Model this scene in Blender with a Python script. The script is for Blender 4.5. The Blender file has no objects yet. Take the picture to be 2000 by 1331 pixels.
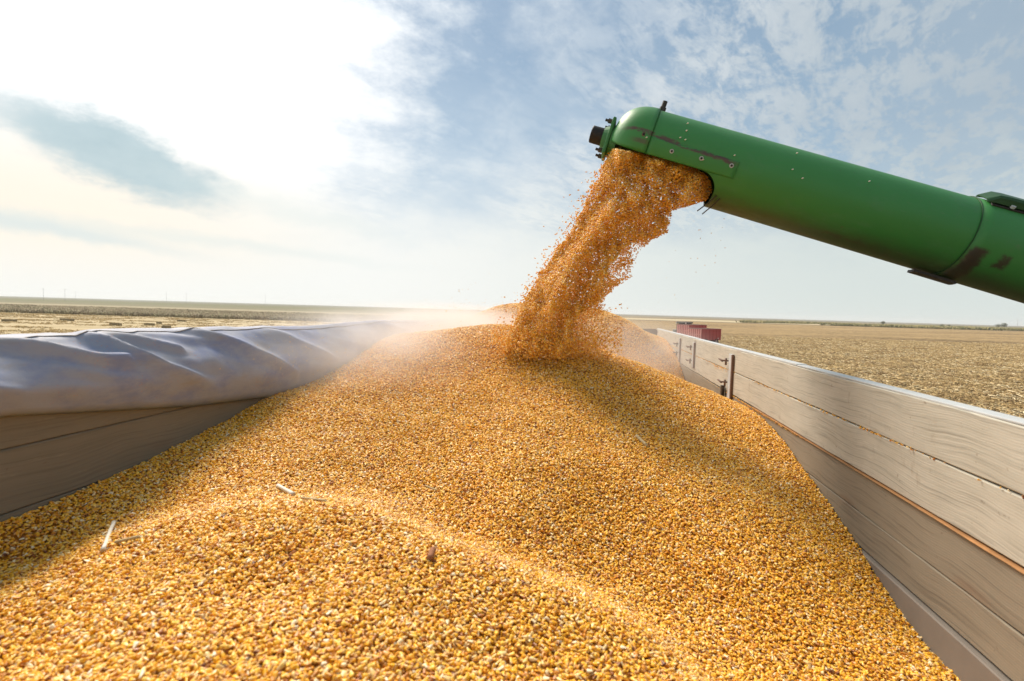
import bpy, bmesh, math, random
import numpy as np
from mathutils import Vector, Matrix, noise as mnoise
random.seed(7); rng = np.random.default_rng(11)
R = math.radians
sc = bpy.context.scene
col = sc.collection

# ---------------------------------------------------------------- camera
CAMZ = 4.2
W2, H2, F = 1000.0, 665.5, 1000.0            # photo pixels: centre and focal length
VPX, VPY, HSL = 1165.0, 612.0, 0.0295        # vanishing point of the trailer sides, slope of the horizon
def cray(px, py): return Vector(((px-W2)/F, (H2-py)/F, -1.0))
_v = cray(VPX, VPY).normalized()
_u = cray(VPX+1000, VPY+1000*HSL).cross(_v).normalized()
if _u.y < 0: _u = -_u
_r = _v.cross(_u).normalized()
C2W = Matrix((_r, _v, _u)).to_4x4()          # camera axes -> world axes
cam_d = bpy.data.cameras.new('camera'); cam = bpy.data.objects.new('camera', cam_d); col.objects.link(cam)
cam.matrix_world = Matrix.Translation((0, 0, CAMZ)) @ C2W
cam_d.lens = 18.0; cam_d.sensor_width = 36.0; cam_d.sensor_fit = 'HORIZONTAL'
cam_d.clip_start = 0.05; cam_d.clip_end = 20000
cam_d.dof.use_dof = True; cam_d.dof.focus_distance = 4.5; cam_d.dof.aperture_fstop = 4.8
sc.camera = cam
def ray(px, py): return (C2W.to_3x3() @ cray(px, py))
def P(px, py, Y):                            # point on the line of sight at trailer depth Y
    r = ray(px, py); r = r * (Y / r.y); return Vector((r.x, r.y, r.z + CAMZ))
def G(px, py, z=0.0):                        # point on the ground
    r = ray(px, py); t = (z - CAMZ) / r.z; return Vector((r.x*t, r.y*t, z))
def yw(px, X, py=640):                               # depth at which a photo column meets the plane x = X
    r = ray(px, py); return X*r.y/r.x
def azel(px, py):
    r = ray(px, py).normalized(); return math.atan2(r.x, r.y), math.asin(r.z)

# ---------------------------------------------------------------- light
SUN_AZ, SUN_EL = R(-41), R(50)
SUNV = Vector((math.sin(SUN_AZ)*math.cos(SUN_EL), math.cos(SUN_AZ)*math.cos(SUN_EL), math.sin(SUN_EL)))
sd = bpy.data.lights.new('sun', 'SUN'); so = bpy.data.objects.new('sun', sd); col.objects.link(so)
so.rotation_euler = SUNV.to_track_quat('Z', 'Y').to_euler()
sd.energy = 4.6; sd.angle = R(22.0); sd.color = (1.0, 0.89, 0.76)
vs = sc.view_settings; vs.view_transform = 'Standard'; vs.look = 'None'; vs.gamma = 1.0; vs.exposure = 0.07; vs.use_curve_mapping = False
sc.cycles.max_bounces = 6; sc.cycles.diffuse_bounces = 3; sc.cycles.glossy_bounces = 3
sc.cycles.transparent_max_bounces = 8; sc.cycles.volume_bounces = 1
sc.cycles.use_denoising = True
sc.cycles.volume_step_rate = 1.0; sc.cycles.volume_max_steps = 64

class NT:                                    # small node-building helper
    def __init__(s, tree): s.t = tree; s.n = tree.nodes; s.l = tree.links
    def new(s, typ, **kw):
        n = s.n.new(typ)
        for k, v in kw.items(): setattr(n, k, v)
        return n
    def put(s, sock, v):
        if v is None: return
        if isinstance(v, bpy.types.NodeSocket): s.l.new(v, sock)
        elif isinstance(v, (tuple, list)) and len(v) == 3 and sock.type == 'RGBA': sock.default_value = (*v, 1)
        else: sock.default_value = v
    def m(s, op, a, b=None, c=None, clamp=False):
        n = s.new('ShaderNodeMath', operation=op); n.use_clamp = clamp
        s.put(n.inputs[0], a); s.put(n.inputs[1], b); s.put(n.inputs[2], c); return n.outputs[0]
    def vm(s, op, a, b=None, scale=None):
        n = s.new('ShaderNodeVectorMath', operation=op); s.put(n.inputs[0], a); s.put(n.inputs[1], b)
        if scale is not None: s.put(n.inputs['Scale'], scale)
        return n.outputs['Value'] if op in ('DOT_PRODUCT', 'LENGTH', 'DISTANCE') else n.outputs[0]
    def mix(s, f, a, b, bt='MIX'):
        n = s.new('ShaderNodeMix', data_type='RGBA', blend_type=bt); s.put(n.inputs[0], f); s.put(n.inputs[6], a); s.put(n.inputs[7], b); return n.outputs[2]
    def sstep(s, x, a, b, lo=0.0, hi=1.0):
        n = s.new('ShaderNodeMapRange', interpolation_type='SMOOTHSTEP'); s.put(n.inputs[0], x)
        for i, v in zip((1, 2, 3, 4), (a, b, lo, hi)): s.put(n.inputs[i], v)
        return n.outputs[0]
    def noise(s, vec, scale, detail=4, rough=0.55, dist=0.0, dim='3D'):
        n = s.new('ShaderNodeTexNoise', noise_dimensions=dim); s.put(n.inputs['Vector'], vec); n.inputs['Scale'].default_value = scale
        n.inputs['Detail'].default_value = detail; n.inputs['Roughness'].default_value = rough; n.inputs['Distortion'].default_value = dist
        return n.outputs[0]
    def ramp(s, f, stops, interp='LINEAR'):
        n = s.new('ShaderNodeValToRGB'); cr = n.color_ramp; cr.interpolation = interp
        while len(cr.elements) < len(stops): cr.elements.new(0.5)
        for e, (p, c) in zip(cr.elements, stops): e.position = p; e.color = (*c, 1)
        s.put(n.inputs[0], f); return n.outputs[0]
    def xyz(s, v):
        n = s.new('ShaderNodeSeparateXYZ'); s.put(n.inputs[0], v); return n.outputs
    def comb(s, x, y, z=0.0):
        n = s.new('ShaderNodeCombineXYZ'); s.put(n.inputs[0], x); s.put(n.inputs[1], y); s.put(n.inputs[2], z); return n.outputs[0]
    def bump(s, h, strength=0.3, dist=0.01):
        n = s.new('ShaderNodeBump'); n.inputs['Strength'].default_value = strength; n.inputs['Distance'].default_value = dist
        s.put(n.inputs['Height'], h); return n.outputs[0]

# ---------------------------------------------------------------- sky
wd = bpy.data.worlds.new('World'); sc.world = wd; wd.use_nodes = True
wd.node_tree.nodes.clear(); N = NT(wd.node_tree)
sky = N.new('ShaderNodeTexSky', sky_type='NISHITA', sun_disc=False)
sky.sun_elevation = SUN_EL; sky.sun_rotation = SUN_AZ; sky.air_density = 1.0; sky.dust_density = 1.5; sky.ozone_density = 1.5
tc = N.new('ShaderNodeTexCoord'); D = tc.outputs['Generated']
dx, dy, dz = N.xyz(D)
az = N.m('ARCTAN2', dx, dy); el = N.m('ARCSINE', dz)
sang = N.m('ARCCOSINE', N.m('MINIMUM', N.vm('DOT_PRODUCT', D, tuple(SUNV)), 0.99999))
# cloud plane coordinates (a layer high above the field)
zc = N.m('ADD', N.m('MAXIMUM', dz, 0.0), 0.12)
cx = N.m('DIVIDE', dx, zc); cy = N.m('DIVIDE', dy, zc)
def rot2(x, y, a):
    c, s_ = math.cos(a), math.sin(a)
    return (N.m('ADD', N.m('MULTIPLY', x, c), N.m('MULTIPLY', y, s_)), N.m('SUBTRACT', N.m('MULTIPLY', y, c), N.m('MULTIPLY', x, s_)))
def blob(px, py, rx, ry, ang, soft=0.6, wob=0.0):
    a0, e0 = azel(px, py)
    ax = N.m('SUBTRACT', az, a0); ey = N.m('SUBTRACT', el, e0)
    if wob:
        ax = N.m('ADD', ax, N.m('MULTIPLY', N.m('SUBTRACT', wn1, 0.5), wob)); ey = N.m('ADD', ey, N.m('MULTIPLY', N.m('SUBTRACT', wn2, 0.5), wob*0.7))
    u, v = rot2(ax, ey, ang)
    d = N.m('SQRT', N.m('ADD', N.m('POWER', N.m('ABSOLUTE', N.m('DIVIDE', u, rx)), 2.0), N.m('POWER', N.m('ABSOLUTE', N.m('DIVIDE', v, ry)), 2.0)))
    return N.sstep(d, 1.0+soft, 1.0-soft)
AE = N.comb(az, el, 0.0)
wn1 = N.noise(N.vm('MULTIPLY', AE, (1.0, 1.8, 1.0)), 9.0, 8, 0.66)
wn2 = N.noise(N.vm('ADD', N.vm('MULTIPLY', AE, (1.0, 1.8, 1.0)), (5.2, 1.3, 0)), 8.0, 8, 0.66)
# wisps: stretched noise; ripples: small patchy noise on the right
wu, wv = rot2(cx, cy, R(60))
wisp = N.noise(N.comb(N.m('MULTIPLY', wu, 0.45), N.m('MULTIPLY', wv, 1.5)), 1.6, 8, 0.62, 0.6)
ru, rv = rot2(cx, cy, R(62))
ripl = N.noise(N.comb(N.m('MULTIPLY', ru, 1.0), N.m('MULTIPLY', rv, 2.2)), 4.2, 8, 0.64, 0.4)
ripl2 = N.noise(N.comb(ru, N.m('MULTIPLY', rv, 1.7), 3.0), 15.0, 5, 0.62, 0.3)
big = N.noise(N.comb(cx, cy, 7.0), 0.8, 3, 0.5)
azw = N.m('ADD', az, N.m('ADD', N.m('MULTIPLY', N.m('SUBTRACT', wisp, 0.5), 0.35), N.m('MULTIPLY', N.m('SUBTRACT', wn1, 0.5), 0.5)))
right = N.sstep(azw, R(-14), R(10))
left = N.sstep(azw, R(-10), R(-34))
low = N.sstep(N.m('ADD', el, N.m('MULTIPLY', N.m('SUBTRACT', wn2, 0.5), 0.14)), R(19), R(5))
gang = N.m('ARCCOSINE', N.m('MINIMUM', N.vm('DOT_PRODUCT', D, tuple(ray(150, 40).normalized())), 0.99999))
gap1 = blob(890, 90, 0.19, 0.24, R(-20), 0.75, 0.45)
gap2 = blob(1060, 215, 0.14, 0.09, R(20), 0.8, 0.35)
gap3 = blob(1190, 60, 0.16, 0.09, R(30), 0.8, 0.35)
gaps = N.m('MAXIMUM', N.m('MAXIMUM', gap1, N.m('MULTIPLY', gap2, 0.8)), N.m('MULTIPLY', gap3, 0.6))
cov_r = N.m('ADD', 0.26, N.m('MULTIPLY', N.sstep(N.m('ADD', N.m('MULTIPLY', ripl, 0.62), N.m('MULTIPLY', ripl2, 0.38)), 0.40, 0.56), 0.64))
cov_r = N.m('MAXIMUM', cov_r, N.m('MULTIPLY', N.sstep(az, R(8), R(36)), 0.62))
cov_m = N.sstep(wisp, 0.32, 0.60, 0.42, 0.97)
cov = N.m('ADD', N.m('MULTIPLY', cov_m, N.m('SUBTRACT', 1.0, right)), N.m('MULTIPLY', cov_r, right))
cov = N.m('MULTIPLY', cov, N.m('SUBTRACT', 1.0, N.m('MULTIPLY', gaps, 0.86)))
cov = N.m('MAXIMUM', cov, N.m('MULTIPLY', left, N.m('ADD', 0.93, N.m('MULTIPLY', cov_m, 0.07))))
cov = N.m('MAXIMUM', cov, low)
cov = N.m('ADD', N.m('MULTIPLY', cov, 0.90), 0.08)
glow = N.m('POWER', 2.718, N.m('MULTIPLY', N.m('POWER', N.m('DIVIDE', sang, 0.38), 2.0), -1.0))
# cloud colour: grey-blue far from the sun, white close to it (values at Background strength 0.1)
gw = N.m('ADD', gang, N.m('ADD', N.m('MULTIPLY', N.m('SUBTRACT', wisp, 0.5), 0.12), N.m('MULTIPLY', N.m('SUBTRACT', wn2, 0.5), 0.22)))
ccol = N.ramp(N.m('DIVIDE', gw, 1.6), [(0.0, (1.0, 1.0, 1.0)), (0.20, (0.98, 0.98, 0.98)), (0.32, (0.83, 0.86, 0.86)), (0.48, (0.70, 0.74, 0.76)), (0.72, (0.50, 0.555, 0.59)), (1.0, (0.34, 0.40, 0.45))])
ccol = N.vm('SCALE', ccol, scale=9.6)
ccol = N.mix(low, ccol, N.mix(N.sstep(az, R(28), R(-28)), (5.9, 6.5, 6.3), (8.1, 8.2, 7.9)))
shade = N.m('MULTIPLY', N.m('SUBTRACT', 1.0, low), N.m('MULTIPLY', N.sstep(N.m('ADD', N.m('MULTIPLY', ripl, 0.6), N.m('MULTIPLY', big, 0.4)), 0.62, 0.42), N.m('MULTIPLY', right, 0.42)))
ccol = N.mix(shade, ccol, (3.4, 4.2, 4.9))
ccol = N.vm('ADD', ccol, N.vm('SCALE', N.comb(9.0, 8.6, 8.0), scale=glow))
base = N.mix(0.80, sky.outputs[0], N.mix(N.sstep(el, R(10), R(32)), (2.8, 4.3, 5.6), (1.05, 2.4, 4.0)))
c = N.mix(cov, base, ccol)
warm = blob(20, 385, 0.30, 0.08, R(0), 0.95)
c = N.mix(N.m('MULTIPLY', warm, 0.75), c, (9.0, 8.1, 6.7))
dk = blob(238, 306, 0.140, 0.043, R(-17), 0.40, 0.12)
dk2 = blob(60, 440, 0.16, 0.012, R(-7), 0.8, 0.07)
dk3 = blob(380, 468, 0.25, 0.010, R(-4), 0.9, 0.08)
dk4 = blob(560, 410, 0.16, 0.016, R(-10), 0.9, 0.10)
c = N.mix(N.m('MULTIPLY', dk, 0.90), c, N.mix(wn1, (3.0, 4.4, 5.0), (5.4, 6.5, 6.8)))
c = N.mix(N.m('MULTIPLY', dk2, 0.70), c, (5.9, 6.8, 6.9))
c = N.mix(N.m('MULTIPLY', dk3, 0.40), c, (6.3, 7.1, 7.0))
c = N.mix(N.m('MULTIPLY', dk4, 0.35), c, (6.3, 7.1, 7.0))
c = N.mix(N.sstep(dz, 0.0, -0.03), c, (2.2, 1.8, 1.2))
bg = N.new('ShaderNodeBackground'); N.put(bg.inputs[0], c); bg.inputs[1].default_value = 0.112
wo = N.new('ShaderNodeOutputWorld'); N.l.new(bg.outputs[0], wo.inputs[0])

# ---------------------------------------------------------------- materials
MATS = {}
def mat(name, fn, rough=0.7, spec=0.3, metal=0.0, coat=0.0):
    if name in MATS: return MATS[name]
    m = bpy.data.materials.new(name); m.use_nodes = True; n = NT(m.node_tree); n.n.clear()
    b = n.new('ShaderNodeBsdfPrincipled'); o = n.new('ShaderNodeOutputMaterial'); n.l.new(b.outputs[0], o.inputs[0])
    b.inputs['Roughness'].default_value = rough; b.inputs['Specular IOR Level'].default_value = spec; b.inputs['Metallic'].default_value = metal
    b.inputs['Coat Weight'].default_value = coat
    fn(n, b); MATS[name] = m; return m
def flat(name, c, rough=0.7, var=0.25, scale=30.0, **kw):
    def fn(n, b):
        co = n.new('ShaderNodeTexCoord').outputs['Object']
        f = n.noise(co, scale, 5, 0.6)
        n.put(b.inputs['Base Color'], n.mix(f, tuple(x*(1-var) for x in c), tuple(min(1, x*(1+var)) for x in c)))
        n.put(b.inputs['Normal'], n.bump(f, 0.15, 0.003))
    return mat(name, fn, rough, **kw)

def f_kernel(n, b):
    a = n.new('ShaderNodeAttribute', attribute_type='INSTANCER', attribute_name='rnd').outputs['Fac']
    tip = n.new('ShaderNodeAttribute', attribute_type='GEOMETRY', attribute_name='tip').outputs['Fac']
    c1 = n.ramp(a, [(0.0, (0.13, 0.035, 0.010)), (0.02, (0.34, 0.10, 0.014)), (0.07, (0.64, 0.24, 0.014)), (0.22, (0.88, 0.405, 0.016)), (0.55, (0.95, 0.495, 0.020)), (0.86, (0.95, 0.58, 0.085)), (0.95, (0.93, 0.69, 0.34)), (1.0, (0.92, 0.80, 0.58))])
    f = n.sstep(tip, 0.35, 1.0)
    n.put(b.inputs['Base Color'], n.mix(n.m('MULTIPLY', f, 0.62), c1, n.mix(a, (0.62, 0.34, 0.16), (0.92, 0.72, 0.44))))
    b.inputs['Subsurface Weight'].default_value = 0.12; b.inputs['Subsurface Radius'].default_value = (1.0, 0.8, 0.3); b.inputs['Subsurface Scale'].default_value = 0.004
    b.inputs['Coat Weight'].default_value = 0.16; b.inputs['Coat Roughness'].default_value = 0.24
mat('corn_kernel', f_kernel, rough=0.42, spec=0.38)
mat('corn_deep', lambda n, b: n.put(b.inputs['Base Color'], (0.42, 0.16, 0.012)), rough=0.8)

def f_straw(n, b):
    a = n.new('ShaderNodeAttribute', attribute_type='INSTANCER', attribute_name='rnd').outputs['Fac']
    n.put(b.inputs['Base Color'], n.ramp(a, [(0, (0.15, 0.09, 0.035)), (0.4, (0.34, 0.22, 0.085)), (0.85, (0.58, 0.42, 0.19)), (1, (0.80, 0.68, 0.44))]))
mat('dry_straw', f_straw, rough=0.6)
def f_weed(n, b):
    a = n.new('ShaderNodeAttribute', attribute_type='INSTANCER', attribute_name='rnd').outputs['Fac']
    n.put(b.inputs['Base Color'], n.ramp(a, [(0, (0.20, 0.16, 0.10)), (0.5, (0.34, 0.27, 0.17)), (0.85, (0.27, 0.25, 0.14)), (1, (0.50, 0.42, 0.28))]))
mat('dry_weed', f_weed, rough=0.8)
def f_scrub(n, b):
    a = n.new('ShaderNodeAttribute', attribute_type='INSTANCER', attribute_name='rnd').outputs['Fac']
    n.put(b.inputs['Base Color'], n.ramp(a, [(0, (0.10, 0.11, 0.045)), (0.5, (0.22, 0.20, 0.08)), (1, (0.40, 0.33, 0.15))]))
mat('green_scrub', f_scrub, rough=0.8)

fwd = (C2W.to_3x3() @ Vector((0, 0, -1))); fwd = Vector((fwd.x, fwd.y, 0)).normalized()
rgt = Vector((fwd.y, -fwd.x, 0))
def f_ground(n, b):
    g = n.new('ShaderNodeNewGeometry').outputs['Position']
    d = n.vm('DOT_PRODUCT', g, tuple(fwd)); s = n.vm('DOT_PRODUCT', g, tuple(rgt))
    uv = n.comb(s, d)
    n1 = n.noise(n.vm('MULTIPLY', uv, (1.0, 0.75, 1)), 3.2, 6, 0.72, 0.6)
    n2 = n.noise(n.vm('MULTIPLY', uv, (1.0, 2.4, 1)), 0.42, 5, 0.62)
    n3 = n.noise(n.vm('MULTIPLY', uv, (0.25, 1.0, 1)), 0.06, 4, 0.55)
    soil = n.mix(n3, (0.055, 0.036, 0.018), (0.11, 0.075, 0.036))
    straw = n.mix(n2, (0.34, 0.235, 0.11), (0.50, 0.355, 0.18))
    cover = n.m('ADD', n.m('ADD', n1, n.m('MULTIPLY', n.m('SUBTRACT', n2, 0.5), 0.7)), n.m('MULTIPLY', n.m('SUBTRACT', n3, 0.5), 0.35))
    thr = n.sstep(d, 20.0, 160.0, 0.55, 0.44)
    f = n.sstep(cover, n.m('SUBTRACT', thr, 0.09), n.m('ADD', thr, 0.12))
    rows = n.noise(n.vm('MULTIPLY', uv, (0.05, 1.0, 1)), 0.9, 4, 0.6)
    right_c = n.mix(f, soil, straw)
    right_c = n.mix(n.m('MULTIPLY', n.sstep(rows, 0.52, 0.64), 0.45), right_c, (0.11, 0.08, 0.045))
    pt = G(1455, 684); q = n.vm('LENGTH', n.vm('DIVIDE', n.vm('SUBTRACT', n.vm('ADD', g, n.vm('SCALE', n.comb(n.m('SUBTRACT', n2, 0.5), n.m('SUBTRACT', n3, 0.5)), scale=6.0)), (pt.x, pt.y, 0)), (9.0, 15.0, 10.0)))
    right_c = n.mix(n.m('MULTIPLY', n.sstep(q, 1.1, 0.5), 0.6), right_c, (0.085, 0.075, 0.045))  # dark ellipse: shadow of the red trailers painted in along with worn soil
    # left: mown hay field, paler and greener
    lh = n.noise(n.vm('MULTIPLY', uv, (0.35, 1.6, 1)), 0.30, 6, 0.68)
    left_c = n.mix(n.sstep(n.m('ADD', n.m('MULTIPLY', n1, 0.35), n.m('MULTIPLY', lh, 0.65)), 0.34, 0.62), (0.40, 0.32, 0.19), (0.52, 0.42, 0.255))
    side = n.sstep(s, -14.0, 4.0)
    near = n.mix(side, left_c, right_c)
    # bands beyond the near fields
    dd = n.m('ADD', d, n.m('MULTIPLY', n.m('SUBTRACT', n.noise(uv, 0.006, 2, 0.5), 0.5), 30.0))
    lb = n.ramp(n.m('DIVIDE', dd, 1400.0), [(0.0, (0.30, 0.235, 0.12)), (0.092, (0.30, 0.235, 0.12)), (0.095, (0.30, 0.25, 0.15)), (0.150, (0.30, 0.25, 0.15)), (0.155, (0.34, 0.28, 0.18)), (0.215, (0.36, 0.31, 0.205)), (0.235, (0.21, 0.19, 0.115)), (0.33, (0.19, 0.18, 0.11)), (0.36, (0.17, 0.17, 0.09)), (0.6, (0.16, 0.15, 0.085)), (1.0, (0.15, 0.15, 0.10))])
    rb = n.ramp(n.m('DIVIDE', d, 1400.0), [(0.0, (0.4, 0.3, 0.15)), (0.262, (0.40, 0.29, 0.15)), (0.264, (0.12, 0.085, 0.045)), (0.285, (0.12, 0.085, 0.045)), (0.29, (0.48, 0.40, 0.25)), (0.42, (0.46, 0.38, 0.24)), (0.44, (0.17, 0.13, 0.07)), (0.55, (0.20, 0.15, 0.09)), (0.60, (0.30, 0.23, 0.14)), (0.8, (0.17, 0.15, 0.10)), (1.0, (0.16, 0.145, 0.10))])
    lfar = n.sstep(dd, 122.0, 128.0); rfar = n.sstep(d, 364.0, 368.0)
    lc = n.mix(lfar, left_c, lb); rc = n.mix(rfar, right_c, rb)
    wide = n.sstep(s, n.m('MULTIPLY', d, -0.10), n.m('MULTIPLY', d, 0.12))
    colr = n.mix(side, lc, n.mix(wide, n.mix(n.sstep(d, 180.0, 420.0), right_c, lb), rc))
    n.put(b.inputs['Base Color'], colr)
    n.put(b.inputs['Normal'], n.bump(n.m('ADD', n1, n.m('MULTIPLY', n2, 0.6)), 0.8, 0.12))
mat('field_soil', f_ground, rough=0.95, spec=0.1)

def f_wood(tone_a, tone_b, seed, gk=1.0):
    def fn(n, b):
        g = n.new('ShaderNodeNewGeometry').outputs['Position']
        x, y, z = n.xyz(g)
        bi = n.m('FLOOR', n.m('MULTIPLY', z, 6.3))
        p = n.comb(n.m('MULTIPLY', x, 4.0), y, n.m('ADD', z, n.m('MULTIPLY', n.noise(n.comb(0.0, y, z), 3.0, 2, 0.5), 0.05)))
        grain = n.noise(n.vm('MULTIPLY', n.vm('ADD', p, (seed, seed*3.1, 0)), (6.0, 3.0, 150.0)), 1.0, 5, 0.6)
        cath = n.new('ShaderNodeTexWave', wave_type='BANDS', bands_direction='Z'); n.put(cath.inputs[0], n.vm('MULTIPLY', p, (1, 0.35, 1)))
        cath.inputs['Scale'].default_value = 46.0; cath.inputs['Distortion'].default_value = 1.6; cath.inputs['Detail'].default_value = 2; cath.inputs['Detail Scale'].default_value = 0.9
        blot = n.noise(n.vm('MULTIPLY', p, (1, 2.2, 5.0)), 2.2, 5, 0.62)
        c = n.mix(blot, tone_a, tone_b)
        c = n.mix(n.m('MULTIPLY', n.sstep(grain, 0.48, 0.70), 0.50*gk), c, tuple(v*0.45 for v in tone_a))
        c = n.mix(n.m('MULTIPLY', n.m('SUBTRACT', 1.0, cath.outputs[0]), 0.05*gk), c, tuple(v*0.5 for v in tone_a))
        # knots
        vo = n.new('ShaderNodeTexVoronoi'); n.put(vo.inputs['Vector'], n.comb(seed, n.m('MULTIPLY', y, 1.7), n.m('MULTIPLY', z, 6.3))); vo.inputs['Scale'].default_value = 1.0
        kd = vo.outputs['Distance']
        ks = n.m('MULTIPLY', n.sstep(n.m('ADD', kd, n.m('MULTIPLY', blot, 0.10)), 0.22, 0.10), 0.6*gk)
        c = n.mix(ks, c, (0.20, 0.13, 0.085))
        stain = n.sstep(n.noise(n.vm('MULTIPLY', p, (1, 9.0, 4.0)), 1.6, 5, 0.7), 0.58, 0.78)
        c = n.mix(n.m('MULTIPLY', stain, 0.62), c, (0.25, 0.18, 0.12))
        scr = n.sstep(n.noise(n.vm('MULTIPLY', p, (1, 2.0, 26.0)), 3.0, 6, 0.75), 0.60, 0.68)
        c = n.mix(n.m('MULTIPLY', scr, 0.30), c, tuple(min(1, v*1.35) for v in tone_b))
        pit = n.sstep(n.noise(n.vm('MULTIPLY', p, (1, 1.0, 1.6)), 38.0, 3, 0.6), 0.68, 0.74)
        c = n.mix(n.m('MULTIPLY', pit, 0.45), c, (0.16, 0.11, 0.07))
        n.put(b.inputs['Base Color'], c)
        n.put(b.inputs['Normal'], n.bump(n.m('ADD', grain, n.m('MULTIPLY', cath.outputs[0], 0.2)), 0.25*gk*gk, 0.003))
    return fn
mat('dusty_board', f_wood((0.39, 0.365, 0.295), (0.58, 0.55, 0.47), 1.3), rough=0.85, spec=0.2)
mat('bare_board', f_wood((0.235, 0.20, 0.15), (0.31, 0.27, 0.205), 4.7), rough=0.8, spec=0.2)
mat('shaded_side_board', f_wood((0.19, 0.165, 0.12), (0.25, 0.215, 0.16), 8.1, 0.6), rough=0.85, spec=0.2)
flat('raw_wood_edge', (0.36, 0.18, 0.07), 0.85, 0.6, 18)
flat('board_cap', (0.50, 0.52, 0.52), 0.55, 0.2, 12)
flat('grey_rail', (0.22, 0.19, 0.16), 0.7, 0.25, 9)
flat('rusty_steel', (0.16, 0.10, 0.075), 0.75, 0.4, 60)
flat('dark_steel', (0.045, 0.04, 0.035), 0.5, 0.4, 60)
flat('black_rubber', (0.02, 0.018, 0.017), 0.6, 0.3, 60)
flat('stalk_pale', (0.78, 0.72, 0.60), 0.6, 0.2, 90)
flat('stalk_tan', (0.50, 0.38, 0.20), 0.7, 0.3, 120)
flat('cob_red', (0.28, 0.12, 0.06), 0.85, 0.5, 160)
flat('hay', (0.27, 0.21, 0.12), 0.95, 0.4, 9)
flat('pole_grey', (0.30, 0.29, 0.28), 0.8, 0.2, 3)
flat('tree_green', (0.085, 0.10, 0.045), 0.9, 0.4, 2)
flat('bark', (0.12, 0.09, 0.06), 0.9, 0.3, 4)
flat('red_paint', (0.46, 0.075, 0.07), 0.6, 0.2, 2.0)
flat('lit_red_paint', (0.80, 0.36, 0.33), 0.6, 0.2, 2.0)  # paler red for the ribbed ends, sunlight mixed into the colour
flat('pale_rim', (0.45, 0.30, 0.26), 0.6, 0.2, 3.0)
flat('tractor_grey', (0.16, 0.165, 0.16), 0.5, 0.3, 2.0)
flat('cab_white', (0.60, 0.59, 0.55), 0.5, 0.1, 3.0)
flat('cab_glass', (0.04, 0.05, 0.055), 0.1, 0.1, 3.0)
flat('rail_green', (0.025, 0.08, 0.03), 0.5, 0.3, 20)
flat('primer_plate', (0.05, 0.19, 0.065), 0.5, 0.2, 20)

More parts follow.
